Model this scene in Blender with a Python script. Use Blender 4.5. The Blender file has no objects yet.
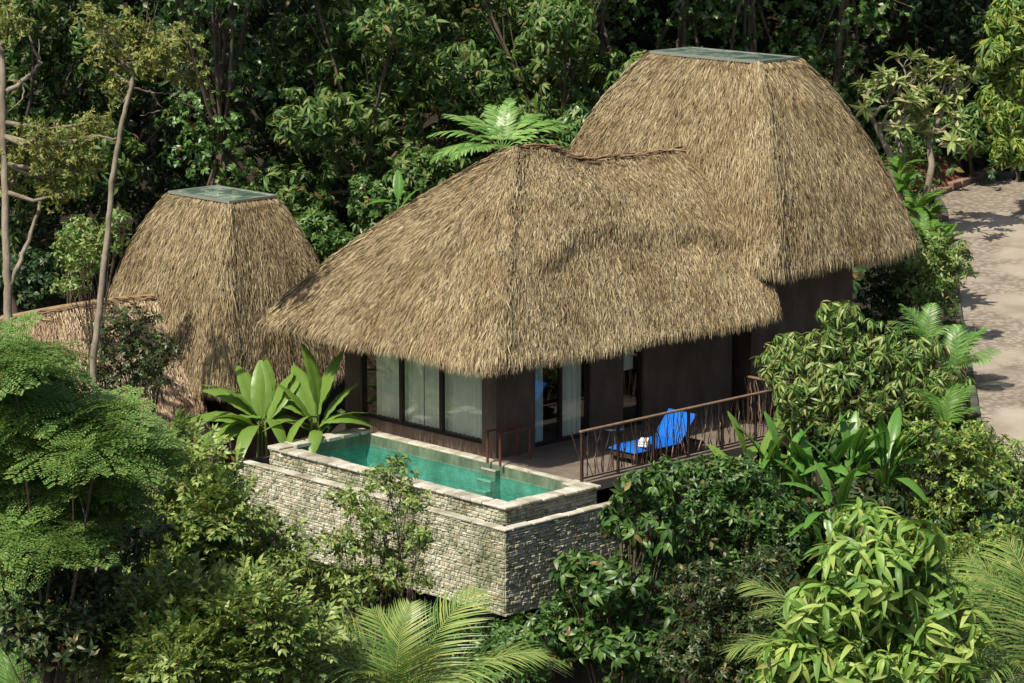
import bpy, math, random
import numpy as np
PI = math.pi
sc = bpy.context.scene
COL = sc.collection
# ------------------------------------------------------------------ camera geometry (also used to survey real positions)
FPX = 3000.0
PITCH = math.radians(11.0)
PSI = math.radians(46.0)
FW = np.array([math.cos(PSI)*math.cos(PITCH), math.sin(PSI)*math.cos(PITCH), -math.sin(PITCH)])
RT = np.array([math.sin(PSI), -math.cos(PSI), 0.0])
DN = np.cross(FW, RT)
FH = np.array([math.cos(PSI), math.sin(PSI), 0.0])
def ray(x, y):
    return RT*((x-512)/FPX) + DN*((y-341.5)/FPX) + FW
CAM = -ray(506, 507)*54.5
def at(x, y, d):                      # point on a sight line at a given depth
    return CAM + ray(x, y)*d
def atz(x, y, z):
    r = ray(x, y); return CAM + r*((z-CAM[2])/r[2])
def rd(P):
    q = np.asarray(P, float) - CAM
    return q@RT, q@FH

# ------------------------------------------------------------------ terrain heights
TD = [20, 30, 44, 50, 54, 58, 64, 72, 80, 86, 92, 110, 160, 260]
TL = [-18, -14, -9, -7, -5.5, -4.5, -3.4, -2.4, -.5, 2, 4, 12, 34, 60]
TC = [-18, -14, -9, -6, -4, -1.8, -.35, 0, 1, 3, 5, 13, 34, 60]
TR = [-16, -12, -6, -2.5, -.6, 0, .35, .9, 1.5, 1.8, 4.2, 13, 34, 60]
def terrain(x, y):
    q0 = np.asarray(x)-CAM[0]; q1 = np.asarray(y)-CAM[1]
    r = q0*RT[0]+q1*RT[1]; d = q0*FH[0]+q1*FH[1]
    l, c, rr = np.interp(d, TD, TL), np.interp(d, TD, TC), np.interp(d, TD, TR)
    a = np.clip((r+7)/5, 0, 1); b = np.clip((r-1)/7, 0, 1)
    a = a*a*(3-2*a); b = b*b*(3-2*b)
    return (l*(1-a)+c*a)*(1-b)+rr*b

# ------------------------------------------------------------------ object helpers
def tag(o, label=None, cat=None, group=None, kind=None):
    if label: o['label'] = label
    if cat: o['category'] = cat
    if group: o['group'] = group
    if kind: o['kind'] = kind
    return o
def thing(name, label, cat, loc=(0, 0, 0), rz=0.0, group=None):
    o = bpy.data.objects.new(name, None); COL.objects.link(o)
    o.empty_display_size = .2
    o.location = tuple(float(v) for v in loc); o.rotation_euler = (0, 0, rz)
    return tag(o, label, cat, group)
class MB:
    """collects triangles / quads (as numpy blocks) and links them as ONE mesh object"""
    def __init__(s): s.v = []; s.f = []; s.m = []; s.n = 0
    def add(s, V, F, m=0):
        V = np.asarray(V, float).reshape(-1, 3); F = np.asarray(F, int)
        s.v.append(V); s.f.append(F+s.n); s.m.append(np.full(len(F), m, int)); s.n += len(V); return s
    def box(s, lo, hi, m=0, rz=0, tilt=None):
        lo = np.array(lo, float); hi = np.array(hi, float); c = (lo+hi)/2; h = (hi-lo)/2
        V = np.array([[sx, sy, sz] for sz in (-1, 1) for sy in (-1, 1) for sx in (-1, 1)], float)*h
        if tilt is not None: V = V@np.asarray(tilt).T
        if rz:
            ca, sa = math.cos(rz), math.sin(rz)
            V = V@np.array([[ca, sa, 0], [-sa, ca, 0], [0, 0, 1]])
        F = [[0, 2, 3, 1], [4, 5, 7, 6], [0, 1, 5, 4], [2, 6, 7, 3], [0, 4, 6, 2], [1, 3, 7, 5]]
        return s.add(V+c, F, m)
    def tube(s, P, R, n=7, m=0, cap=True):
        P = np.asarray(P, float); k = len(P); R = np.broadcast_to(np.asarray(R, float), (k,))
        T = np.gradient(P, axis=0); T /= np.linalg.norm(T, axis=1)[:, None]+1e-9
        ref = np.array([0, 0, 1.]) if abs(T[:, 2]).mean() < .9 else np.array([1., 0, 0])
        A = np.cross(T, ref); A /= np.linalg.norm(A, axis=1)[:, None]+1e-9; B = np.cross(T, A)
        a = np.linspace(0, 2*PI, n, endpoint=False)
        V = P[:, None]+R[:, None, None]*(A[:, None]*np.cos(a)[None, :, None]+B[:, None]*np.sin(a)[None, :, None])
        i, j = np.meshgrid(np.arange(k-1), np.arange(n), indexing='ij'); j2 = (j+1) % n
        F = np.stack([i*n+j, i*n+j2, (i+1)*n+j2, (i+1)*n+j], -1).reshape(-1, 4)
        s.add(V.reshape(-1, 3), F, m)
        if cap:
            F = [[0, t+1, t] for t in range(1, n-1)]
            s.add(V[0], F, m); s.add(V[-1], [[0, t, t+1] for t in range(1, n-1)], m)
        return s
    def grid(s, G, m=0):
        G = np.asarray(G, float); a, b = G.shape[:2]
        i, j = np.meshgrid(np.arange(a-1), np.arange(b-1), indexing='ij')
        F = np.stack([i*b+j, i*b+j+1, (i+1)*b+j+1, (i+1)*b+j], -1).reshape(-1, 4)
        return s.add(G.reshape(-1, 3), F, m)
    def mesh(s, name, mats, smooth=False):
        me = bpy.data.meshes.new(name)
        V = np.concatenate(s.v); me.vertices.add(len(V)); me.vertices.foreach_set('co', V.astype(np.float32).ravel())
        tot = np.concatenate([np.full(len(f), f.shape[1], int) for f in s.f if len(f)])
        idx = np.concatenate([f.ravel() for f in s.f if len(f)])
        mi = np.concatenate([m for m in s.m if len(m)])
        me.loops.add(len(idx)); me.loops.foreach_set('vertex_index', idx.astype(np.int32))
        me.polygons.add(len(tot)); st = np.concatenate([[0], np.cumsum(tot)[:-1]])
        me.polygons.foreach_set('loop_start', st.astype(np.int32)); me.polygons.foreach_set('loop_total', tot.astype(np.int32))
        me.polygons.foreach_set('material_index', mi.astype(np.int32))
        me.polygons.foreach_set('use_smooth', np.full(len(tot), bool(smooth)))
        for m in (mats if isinstance(mats, (list, tuple)) else [mats]): me.materials.append(m)
        me.update(calc_edges=True); me.validate()
        return me
    def build(s, name, mats, parent=None, smooth=False):
        return link(name, s.mesh(name, mats, smooth), parent)
def link(name, me, parent=None):
    o = bpy.data.objects.new(name, me); COL.objects.link(o)
    if parent is not None:
        o.parent = parent
    return o
def bevel(o, w=.01, seg=2):
    m = o.modifiers.new('bevel', 'BEVEL'); m.width = w; m.segments = seg; m.limit_method = 'ANGLE'; return o
def copy_tree(o, parent=None):
    c = o.copy(); COL.objects.link(c)
    if parent is not None: c.parent = parent
    for ch in list(o.children): copy_tree(ch, c)
    return c

# ------------------------------------------------------------------ materials
def mat(name):
    m = bpy.data.materials.new(name); m.use_nodes = True
    nt = m.node_tree; nt.nodes.clear()
    out = nt.nodes.new('ShaderNodeOutputMaterial')
    return m, nt, out
def nd(nt, t, **kw):
    n = nt.nodes.new('ShaderNode'+t)
    for k, v in kw.items():
        if k in n.inputs: n.inputs[k].default_value = v
        else: setattr(n, k, v)
    return n
def ramp(nt, stops, fac=None, interp='LINEAR'):
    r = nt.nodes.new('ShaderNodeValToRGB'); cr = r.color_ramp; cr.interpolation = interp
    while len(cr.elements) > 1: cr.elements.remove(cr.elements[-1])
    cr.elements[0].position = stops[0][0]; cr.elements[0].color = (*stops[0][1], 1)
    for p, c in stops[1:]:
        e = cr.elements.new(p); e.color = (*c, 1)
    if fac is not None: nt.links.new(fac, r.inputs[0])
    return r
def mix(nt, a, b, f, mode='MIX'):
    n = nt.nodes.new('ShaderNodeMix'); n.data_type = 'RGBA'; n.blend_type = mode
    for s, v in ((0, f), (6, a), (7, b)):
        if hasattr(v, 'is_linked') or hasattr(v, 'links'): nt.links.new(v, n.inputs[s])
        elif s == 0: n.inputs[0].default_value = v
        else: n.inputs[s].default_value = (*v, 1)
    return n.outputs[2]
def coords(nt, scale=(1, 1, 1)):
    tc = nt.nodes.new('ShaderNodeTexCoord'); mp = nt.nodes.new('ShaderNodeMapping')
    mp.inputs['Scale'].default_value = scale; nt.links.new(tc.outputs['Object'], mp.inputs[0]); return mp.outputs[0]
def noise(nt, co, scale, detail=4, rough=.55):
    n = nt.nodes.new('ShaderNodeTexNoise'); n.inputs['Scale'].default_value = scale
    n.inputs['Detail'].default_value = detail; n.inputs['Roughness'].default_value = rough
    if co is not None: nt.links.new(co, n.inputs['Vector'])
    return n.outputs['Fac']
def leaf_mat(name, cols, rough=.42, trans=.28, spec=.45, gain=1.5):
    """cols: base colours spread over single leaves"""
    m, nt, out = mat(name)
    g = nt.nodes.new('ShaderNodeNewGeometry')
    n = len(cols); cols = [(c[0]*gain*1.03, c[1]*gain, c[2]*gain*.85) for c in cols]; rough += .04; spec *= .95; trans *= .8
    r = ramp(nt, [(.96*i/max(1, n-1), c) for i, c in enumerate(cols)]+[(.975, (.21, .17, .05)), (.995, (.15, .09, .04))], g.outputs['Random Per Island'])
    b = nd(nt, 'BsdfPrincipled', Roughness=rough); b.inputs['Specular IOR Level'].default_value = spec
    t = nd(nt, 'BsdfTranslucent')
    hs = nd(nt, 'HueSaturation', Hue=.485, Saturation=1.1, Value=1.5)
    nt.links.new(r.outputs[0], hs.inputs['Color'])
    nt.links.new(r.outputs[0], b.inputs['Base Color']); nt.links.new(hs.outputs[0], t.inputs['Color'])
    ms = nd(nt, 'MixShader', Fac=trans)
    nt.links.new(b.outputs[0], ms.inputs[1]); nt.links.new(t.outputs[0], ms.inputs[2]); nt.links.new(ms.outputs[0], out.inputs[0])
    return m
def rough_mat(name, stops, scale=3, rough=.85, bump=.3, bscale=25, stretch=(1, 1, 1), spec=.3):
    m, nt, out = mat(name); co = coords(nt, stretch)
    r = ramp(nt, stops, noise(nt, co, scale, 6, .62))
    b = nd(nt, 'BsdfPrincipled', Roughness=rough); b.inputs['Specular IOR Level'].default_value = spec
    nt.links.new(r.outputs[0], b.inputs['Base Color'])
    bp = nd(nt, 'Bump', Strength=bump, Distance=.02); nt.links.new(noise(nt, co, bscale, 5), bp.inputs['Height'])
    nt.links.new(bp.outputs[0], b.inputs['Normal']); nt.links.new(b.outputs[0], out.inputs[0])
    return m
def island_mat(name, stops, rough=.85, spec=.25, stain=None, stain_scale=.9):
    m, nt, out = mat(name); g = nt.nodes.new('ShaderNodeNewGeometry')
    r = ramp(nt, stops, g.outputs['Random Per Island'])
    c = r.outputs[0]
    if stain:
        f = ramp(nt, [(.42, (0, 0, 0)), (.62, (1, 1, 1))], noise(nt, coords(nt), stain_scale, 5, .6))
        c = mix(nt, c, stain, f.outputs[0], 'MULTIPLY')
    b = nd(nt, 'BsdfPrincipled', Roughness=rough); b.inputs['Specular IOR Level'].default_value = spec
    nt.links.new(c, b.inputs['Base Color']); nt.links.new(b.outputs[0], out.inputs[0]); return m

M = {}
STRAW = [(0, (.11, .082, .047)), (.2, (.215, .167, .095)), (.48, (.318, .256, .148)), (.8, (.395, .326, .193)), (.95, (.49, .415, .262)), (1, (.24, .21, .155))]
M['straw'] = island_mat('thatch_straw', STRAW, .8, .2, (.76, .72, .68), .9)
M['straw_pale'] = island_mat('thatch_straw_pale', [(0, (.24, .17, .11)), (.3, (.41, .31, .2)), (.7, (.55, .44, .3)), (1, (.65, .54, .4))], .8, .2, (.8, .74, .7), .8)
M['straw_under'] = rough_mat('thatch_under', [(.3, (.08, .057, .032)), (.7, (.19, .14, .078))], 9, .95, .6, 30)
M['straw_dark'] = island_mat('thatch_ridge', [(0, (.12, .075, .045)), (.5, (.25, .17, .095)), (1, (.4, .3, .18))])
M['plaster'] = rough_mat('brown_plaster', [(.25, (.085, .058, .043)), (.5, (.13, .09, .068)), (.75, (.19, .138, .105))], 2.4, .9, .4, 30, (1, 1, .4))
M['wood_dark'] = rough_mat('dark_timber', [(.3, (.035, .022, .017)), (.7, (.07, .042, .03))], 5, .55, .15, 30, (1, 1, .15))
M['frame'] = rough_mat('window_frame_paint', [(.3, (.02, .014, .012)), (.7, (.035, .024, .02))], 5, .45, .1, 30)
M['wood_red'] = rough_mat('red_timber', [(.3, (.09, .03, .02)), (.7, (.16, .06, .04))], 5, .5, .15, 30, (1, 1, .15))
M['rail'] = rough_mat('handrail_timber', [(.3, (.13, .08, .055)), (.7, (.25, .165, .115))], 6, .6, .2, 40)
M['twig'] = island_mat('twig_wood', [(0, (.07, .04, .027)), (.6, (.17, .11, .07)), (1, (.36, .27, .19))])
M['deck'] = rough_mat('terrace_stone', [(.3, (.12, .098, .078)), (.7, (.2, .168, .138))], 2.2, .7, .15, 30)  # stone colour darkened to carry the shade of the eave
M['stone'] = island_mat('split_stone', [(0, (.21, .22, .155)), (.2, (.37, .38, .285)), (.5, (.47, .47, .365)), (.84, (.55, .545, .44)), (.92, (.46, .37, .25)), (1, (.62, .61, .52))], .85, .3, (.5, .53, .42), 1.6)
M['mortar'] = rough_mat('mortar', [(.3, (.16, .155, .12)), (.7, (.26, .25, .2))], 9, .95, .5, 40)
M['coping'] = island_mat('coping_stone', [(0, (.34, .33, .28)), (.5, (.47, .46, .4)), (1, (.6, .58, .52))], .8, .3, (.62, .6, .5), 2.5)
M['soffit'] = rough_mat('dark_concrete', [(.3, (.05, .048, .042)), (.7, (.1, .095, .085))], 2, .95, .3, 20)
M['bark'] = rough_mat('pale_bark', [(.3, (.12, .1, .075)), (.55, (.25, .215, .165)), (.75, (.38, .34, .28))], 4, .9, .6, 25, (1, 1, .4))
M['bark_dark'] = rough_mat('dark_bark', [(.3, (.06, .045, .033)), (.7, (.16, .125, .095))], 4, .9, .6, 25, (1, 1, .4))
M['stem'] = rough_mat('green_stem', [(.3, (.07, .1, .03)), (.7, (.2, .2, .08))], 6, .6, .2, 25, (1, 1, .2))
M['soil'] = rough_mat('forest_soil', [(.3, (.014, .012, .008)), (.6, (.03, .025, .015)), (.8, (.024, .032, .013))], .8, .95, .8, 6)
M['red_earth'] = rough_mat('red_earth', [(.3, (.1, .042, .022)), (.55, (.22, .095, .05)), (.75, (.3, .15, .085))], 2.2, .95, .9, 6)
M['kerb'] = rough_mat('kerb_brick', [(.3, (.16, .09, .065)), (.7, (.33, .22, .17))], 3, .9, .5, 30)
# leaves
M['l_forest'] = leaf_mat('forest_leaf', [(.018, .045, .014), (.032, .08, .022), (.05, .11, .028), (.085, .145, .04), (.125, .18, .06)], .45, .28, .4, 1.35)
M['l_deep'] = leaf_mat('deep_forest_leaf', [(.012, .032, .014), (.02, .052, .02), (.032, .075, .026), (.05, .1, .035)], .4, .2, .5, 1.1)
M['l_vine'] = leaf_mat('vine_leaf', [(.022, .06, .018), (.04, .1, .028), (.065, .135, .035), (.1, .17, .05)], .35, .25, .6)
M['l_olive'] = leaf_mat('olive_leaf', [(.05, .08, .02), (.085, .12, .03), (.125, .16, .042), (.17, .195, .058), (.14, .13, .04)], .5, .3)
M['l_sprig'] = leaf_mat('sprig_leaf', [(.035, .075, .022), (.07, .125, .035), (.115, .18, .052), (.175, .24, .08), (.25, .31, .125)], .4, .36, .5)
M['l_feather'] = leaf_mat('feather_leaf', [(.052, .12, .034), (.08, .16, .046), (.115, .205, .062), (.18, .26, .088)], .5, .35)
M['l_mango'] = leaf_mat('mango_leaf', [(.035, .085, .022), (.065, .13, .034), (.1, .17, .05), (.15, .215, .075), (.2, .235, .09)], .4, .3, .5)
M['l_gloss'] = leaf_mat('glossy_leaf', [(.015, .04, .012), (.028, .07, .018), (.045, .1, .024), (.075, .14, .032)], .4, .2, .5)
M['l_dark'] = leaf_mat('dark_small_leaf', [(.014, .034, .012), (.025, .055, .016), (.04, .075, .022), (.07, .07, .025)], .4, .2, .5, 1.1)
M['l_big'] = leaf_mat('lime_leaf', [(.05, .12, .028), (.085, .17, .04), (.125, .22, .052), (.18, .275, .072), (.26, .33, .11)], .42, .33, .4)
M['l_hedge'] = leaf_mat('hedge_leaf', [(.035, .085, .022), (.065, .13, .03), (.1, .175, .038), (.155, .22, .05), (.21, .25, .06)], .42, .28)
M['l_palm'] = leaf_mat('palm_leaf', [(.06, .125, .032), (.1, .17, .048), (.15, .21, .065), (.22, .255, .09)], .38, .25, .5)
M['l_fern'] = leaf_mat('fern_leaf', [(.035, .1, .018), (.065, .15, .026), (.11, .2, .04)], .5, .3)
M['l_banana'] = leaf_mat('banana_leaf', [(.04, .1, .022), (.065, .14, .03), (.11, .19, .042), (.25, .28, .07)], .35, .35, .45)
M['l_banana_dark'] = leaf_mat('heliconia_leaf', [(.022, .075, .018), (.04, .115, .025), (.065, .16, .033), (.12, .2, .05)], .33, .28, .5)
M['l_plumeria'] = leaf_mat('frangipani_leaf', [(.07, .12, .04), (.13, .19, .07), (.22, .27, .12), (.33, .36, .2)], .4, .3)
M['l_cycad'] = leaf_mat('tree_fern_leaf', [(.05, .13, .035), (.08, .18, .05), (.13, .235, .075), (.17, .27, .1)], .35, .3, .5)
def simple(name, col, rough=.5, metal=0, bump=0, bscale=60, spec=.4):
    m, nt, out = mat(name); b = nd(nt, 'BsdfPrincipled', Roughness=rough, Metallic=metal); b.inputs['Specular IOR Level'].default_value = spec
    co = coords(nt); f = noise(nt, co, 3, 4)
    nt.links.new(mix(nt, tuple(c*.86 for c in col), tuple(min(1, c*1.1) for c in col), f), b.inputs['Base Color'])
    if bump:
        bp = nd(nt, 'Bump', Strength=bump, Distance=.01); nt.links.new(noise(nt, co, bscale, 3), bp.inputs['Height']); nt.links.new(bp.outputs[0], b.inputs['Normal'])
    nt.links.new(b.outputs[0], out.inputs[0]); return m
M['blue'] = simple('blue_canvas', (.008, .12, .5), .75, 0, .25, 30, .2)
M['white_cloth'] = simple('white_cloth', (.75, .73, .7), .9, 0, .3, 40)
M['curtain'] = simple('curtain_cloth', (.95, .92, .78), .9, 0, .1, 20)
M['curtain_blue'] = simple('sheer_curtain_cloth', (.55, .7, .78), .9, 0, .1, 20)
M['metal'] = simple('brushed_metal', (.55, .57, .58), .3, 1)
M['tile'] = None
def tile_mat():
    m, nt, out = mat('green_pool_tile'); co = coords(nt, (1, 1, 1))
    v = nd(nt, 'TexVoronoi', Scale=26); v.distance = 'CHEBYCHEV'; v.inputs['Randomness'].default_value = .25
    nt.links.new(co, v.inputs['Vector'])
    r = ramp(nt, [(.3, (.045, .17, .145)), (.48, (.11, .33, .285)), (.68, (.33, .6, .54))], noise(nt, v.outputs['Position'], 1.3, 6, .75))  # mottled tile tones, also standing in for rippling light in the water
    tc = nt.nodes.new('ShaderNodeTexCoord'); sp = nt.nodes.new('ShaderNodeSeparateXYZ'); nt.links.new(tc.outputs['Object'], sp.inputs[0])
    up = nd(nt, 'MapRange'); up.inputs[1].default_value = -.33; up.inputs[2].default_value = -.24; nt.links.new(sp.outputs[2], up.inputs[0])
    dry = ramp(nt, [(.3, (.05, .085, .05)), (.55, (.12, .17, .11)), (.8, (.24, .29, .2))], noise(nt, coords(nt, (1, 1, .35)), 5, 6, .7))
    b = nd(nt, 'BsdfPrincipled', Roughness=.35); nt.links.new(mix(nt, r.outputs[0], dry.outputs[0], up.outputs[0]), b.inputs['Base Color']); nt.links.new(b.outputs[0], out.inputs[0]); return m
M['tile'] = tile_mat()
def glass_mat(name, tint, tr_mix, rough=.02, bump=0, bscale=3, ior=1.45):
    m, nt, out = mat(name)
    t = nd(nt, 'BsdfTransparent'); t.inputs[0].default_value = (*tint, 1)
    g = nd(nt, 'BsdfGlossy', Roughness=rough)
    lw = nd(nt, 'LayerWeight', Blend=.5); pw = nd(nt, 'Math', operation='POWER'); pw.inputs[1].default_value = 4.0; nt.links.new(lw.outputs['Facing'], pw.inputs[0]); fr = nd(nt, 'Math', operation='MULTIPLY_ADD'); fr.inputs[1].default_value = .9; fr.inputs[2].default_value = .03; nt.links.new(pw.outputs[0], fr.inputs[0])
    if bump:
        bp = nd(nt, 'Bump', Strength=bump, Distance=.05); nt.links.new(noise(nt, coords(nt), bscale, 3), bp.inputs['Height'])
        nt.links.new(bp.outputs[0], g.inputs['Normal']); nt.links.new(bp.outputs[0], lw.inputs['Normal'])
    ma = nd(nt, 'Math', operation='ADD'); ma.inputs[1].default_value = tr_mix; nt.links.new(fr.outputs[0], ma.inputs[0])
    ms = nd(nt, 'MixShader'); nt.links.new(ma.outputs[0], ms.inputs[0]); nt.links.new(t.outputs[0], ms.inputs[1]); nt.links.new(g.outputs[0], ms.inputs[2])
    nt.links.new(ms.outputs[0], out.inputs[0]); return m
M['glass'] = glass_mat('window_glass', (.96, .98, .96), .05, .02, 0)
M['water'] = glass_mat('pool_water', (.54, .92, .85), .0, .04, .9, 3.2, 1.33)
def sky_glass():
    m, nt, out = mat('skylight_glass'); co = coords(nt)
    r = ramp(nt, [(.35, (.06, .11, .085)), (.5, (.12, .19, .15)), (.58, (.34, .43, .36)), (.66, (.13, .2, .16))], noise(nt, co, 1.6, 5, .6))  # pale glare streaks and green tree reflections painted into the glass colour
    b = nd(nt, 'BsdfPrincipled', Roughness=.06); b.inputs['Specular IOR Level'].default_value = .7
    nt.links.new(r.outputs[0], b.inputs['Base Color']); nt.links.new(b.outputs[0], out.inputs[0]); return m
M['skylight'] = sky_glass()
def road_mat():
    m, nt, out = mat('worn_concrete'); co = coords(nt)
    c1 = ramp(nt, [(.3, (.23, .195, .155)), (.5, (.32, .28, .228)), (.75, (.4, .357, .3))], noise(nt, co, .7, 6, .65))
    v = nd(nt, 'TexVoronoi', Scale=6.5); nt.links.new(co, v.inputs['Vector'])
    cell = ramp(nt, [(.0, (1, 1, 1)), (.35, (.9, .9, .9)), (.6, (.6, .58, .56))], v.outputs['Distance'])
    msk = ramp(nt, [(.44, (0, 0, 0)), (.5, (1, 1, 1))], noise(nt, co, .3, 3, .5))
    c = mix(nt, c1.outputs[0], cell.outputs[0], msk.outputs[0], 'MULTIPLY')
    b = nd(nt, 'BsdfPrincipled', Roughness=.9); nt.links.new(c, b.inputs['Base Color'])
    bp = nd(nt, 'Bump', Strength=.4, Distance=.02); nt.links.new(noise(nt, co, 18, 5), bp.inputs['Height']); nt.links.new(bp.outputs[0], b.inputs['Normal'])
    nt.links.new(b.outputs[0], out.inputs[0]); return m
M['road'] = road_mat()

# ------------------------------------------------------------------ thatch
def ss(a, b, x):
    t = np.clip((x-a)/(b-a), 0, 1); return t*t*(3-2*t)
def bez(t, p1):
    return 2*t*(1-t)*p1[0]+t*t, (1-t)**2+2*t*(1-t)*p1[1]          # outward 0..1, height 1..0
def ring(u, x0, x1, y0, y1, r):
    """rounded rectangle, u in 0..1: -Y side (going +X), +X side, +Y side, -X side"""
    r = np.minimum(r, np.minimum((x1-x0)/2, (y1-y0)/2)*.98)
    k = np.floor(u*4).astype(int) % 4; t = u*4-np.floor(u*4)
    X = np.zeros_like(u); Y = np.zeros_like(u)
    s = np.clip((t-.06)/.88, 0, 1)
    ca = np.where(t < .06, (t-.06)/.06, np.where(t > .94, (t-.94)/.06, 0.0))   # -1..1 within the half corner
    ang = ca*PI/4
    for q, (dx, dy) in enumerate(((1, 0), (0, 1), (-1, 0), (0, -1))):
        nx, ny = dy, -dx                                                       # outward normal
        w = k == q
        cx0 = (x0+r, x1-r, x1-r, x0+r)[q]; cy0 = (y0+r, y0+r, y1-r, y1-r)[q]
        cx1 = (x1-r, x1-r, x0+r, x0+r)[q]; cy1 = (y0+r, y1-r, y1-r, y0+r)[q]
        a = np.sin(ang); c = np.cos(ang)
        bx = cx0+(cx1-cx0)*s+r*(nx*c+dx*a); by = cy0+(cy1-cy0)*s+r*(ny*c+dy*a)
        X = np.where(w, bx, X); Y = np.where(w, by, Y)
    return X, Y
def thatch_roof(S, mb, rng, per_m2, nu=160, nv=40, m_base=1, m_straw=0, hips=(), L=(.2, .38), W=(.009, .021), keep=None, fringe=900, soffit=.9):
    u = np.linspace(0, 1, nu+1); v = np.linspace(0, 1, nv+1)
    U, V = np.meshgrid(u, v); G = S(U, V)
    mb.grid(G[::-1], m_base)
    # thick eave: underside turned back in
    e = G[-1]; c = e.mean(0); inn = e+(c-e)*np.array([.16, .16, 0])+np.array([0, 0, .12])
    mb.grid(np.stack([inn, e]), m_base)
    # straws
    E1 = G[:-1, 1:]-G[:-1, :-1]; E2 = G[1:, :-1]-G[:-1, :-1]
    A = np.linalg.norm(np.cross(E1, E2), axis=-1).ravel(); n = int(A.sum()*per_m2)
    cell = rng.choice(len(A), n, p=A/A.sum()); ci, cj = cell//nu, cell % nu
    us = (cj+rng.random(n))/nu; vs = (ci+rng.random(n))/nv
    lift = rng.random(n)
    ex_u = [us]; ex_v = [vs]; ex_l = [lift]
    for uh, wd, cnt in hips:                                                    # bundles laid down the hips
        ex_u.append((uh+rng.normal(0, wd, cnt)) % 1); ex_v.append(rng.random(cnt)); ex_l.append(1+rng.random(cnt)*2.0)
    nc = 1500; ex_u.append(rng.random(nc)); ex_v.append(.01+.035*rng.random(nc)); ex_l.append(.6+rng.random(nc))   # trimmed collar at the top
    if fringe:
        ex_u.append(rng.random(fringe)); ex_v.append(.955+.045*rng.random(fringe)); ex_l.append(rng.random(fringe)*-1.5)
    us = np.concatenate(ex_u); vs = np.concatenate(ex_v); lift = np.concatenate(ex_l)
    if keep is not None:
        k = keep(us, vs); us, vs, lift = us[k], vs[k], lift[k]
    n = len(us); h = 2e-3
    P = S(us, vs); v2 = np.clip(vs-h, 0, 1); dv = (S(us, np.clip(vs+h, 0, 1))-S(us, v2)); dv /= np.linalg.norm(dv, axis=1)[:, None]+1e-9
    du = S((us+h) % 1, np.maximum(vs, .02))-S((us-h) % 1, np.maximum(vs, .02)); du /= np.linalg.norm(du, axis=1)[:, None]+1e-9
    N = np.cross(du, dv); N /= np.linalg.norm(N, axis=1)[:, None]+1e-9
    N = np.where((N[:, 2] < 0)[:, None], -N, N)
    side = np.cross(N, dv)
    a = rng.normal(0, .2, n)*np.where((vs < .05) | (vs > .95), .35, 1); T = dv*np.cos(a)[:, None]+side*np.sin(a)[:, None]; Sd = np.cross(N, T)
    ln = rng.uniform(*L, n); w = rng.uniform(*W, n)
    ln = np.where(vs > .93, ln*.8, ln); ln = np.where(vs < .06, ln*.6, ln)
    P = P+N*(.015+.03*np.clip(lift, -.4, 3))[:, None]-T*(np.minimum(ln*.35, np.maximum(vs-.03, 0)*4))[:, None]
    up = rng.uniform(.0, .11, n); up = np.where(vs > .93, up*.4, up)
    tip = P+T*ln[:, None]+N*(up*ln*1.1)[:, None]
    g = np.clip((vs-.86)/.14, 0, 1)*ln*.25; tip[:, 2] -= g; tip += Sd*(rng.normal(0, .03, n))[:, None]
    mid = P+T*(ln*.55)[:, None]+N*(.02+up*ln*.35)[:, None]; mid[:, 2] -= g*.25
    tw = rng.normal(0, .5, n)
    Wd = (Sd*np.cos(tw)[:, None]+N*np.sin(tw)[:, None])*(w/2)[:, None]
    VV = np.stack([P-Wd*.8, P+Wd*.8, mid+Wd, mid-Wd, tip], 1).reshape(-1, 3)
    b = np.arange(n)[:, None]*5
    mb.add(VV, np.concatenate([b+np.array([[0, 1, 2, 3]])]), m_straw)
    mb.f.append((b+np.array([[3, 2, 4]]))+mb.n-len(VV)); mb.v.append(np.zeros((0, 3))); mb.m.append(np.full(n, m_straw, int))
def tower_surface(x0, x1, y0, y1, z0, X0, X1, Y0, Y1, Z, p1=(.56, .72), rtop=.06, rbot=.4, wob=0):
    """lofts the skylight rectangle (capitals) down to the eave rectangle"""
    def S(u, v):
        g, hh = bez(v, p1)
        a0 = X0+(x0-X0)*g; a1 = X1+(x1-X1)*g; b0 = Y0+(y0-Y0)*g; b1 = Y1+(y1-Y1)*g
        x, y = ring(np.asarray(u, float) % 1, a0, a1, b0, b1, rtop+(rbot-rtop)*v)
        z = z0+(Z-z0)*hh + wob*np.sin(u*2*PI*7+v*3)*v + wob*.8*np.sin(u*2*PI*17+v*9)*v
        return np.stack([x, y, z], -1)
    return S
def skylight(parent, X0, X1, Y0, Y1, Z):
    b = MB(); b.box((X0-.02, Y0-.02, Z-.02), (X1+.02, Y1+.02, Z+.02))
    for t in (1/3, 2/3):
        y = Y0+(Y1-Y0)*t; b.box((X0+.01, y-.012, Z), (X1-.01, y+.012, Z+.032), 1)
    sk_ = b.build('skylight', [M['skylight'], M['metal_edge']], parent)
    c = MB(); lo = []
    for (e_, z) in ((.05, Z-.025), (.05, Z+.03), (-.03, Z+.03), (-.03, Z-.025)):
        lo.append([(X0-e_, Y0-e_, z), (X1+e_, Y0-e_, z), (X1+e_, Y1+e_, z), (X0-e_, Y1+e_, z)])
    c.add(np.array(lo).reshape(-1, 3), [[4*i+j, 4*i+(j+1) % 4, 4*((i+1) % 4)+(j+1) % 4, 4*((i+1) % 4)+j] for i in range(4) for j in range(4)])
    c.build('frame', M['metal_edge'], sk_)
M['metal_edge'] = simple('skylight_edge', (.38, .42, .36), .35, .5)

# ------------------------------------------------------------------ main villa
rng = np.random.default_rng(7)
villa = thing('villa', 'dark brown plastered villa under two tall thatched roofs, behind the green pool', 'villa')
WX, WY, WY2, WXR = 2.57, 2.95, 7.42, 9.4
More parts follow.
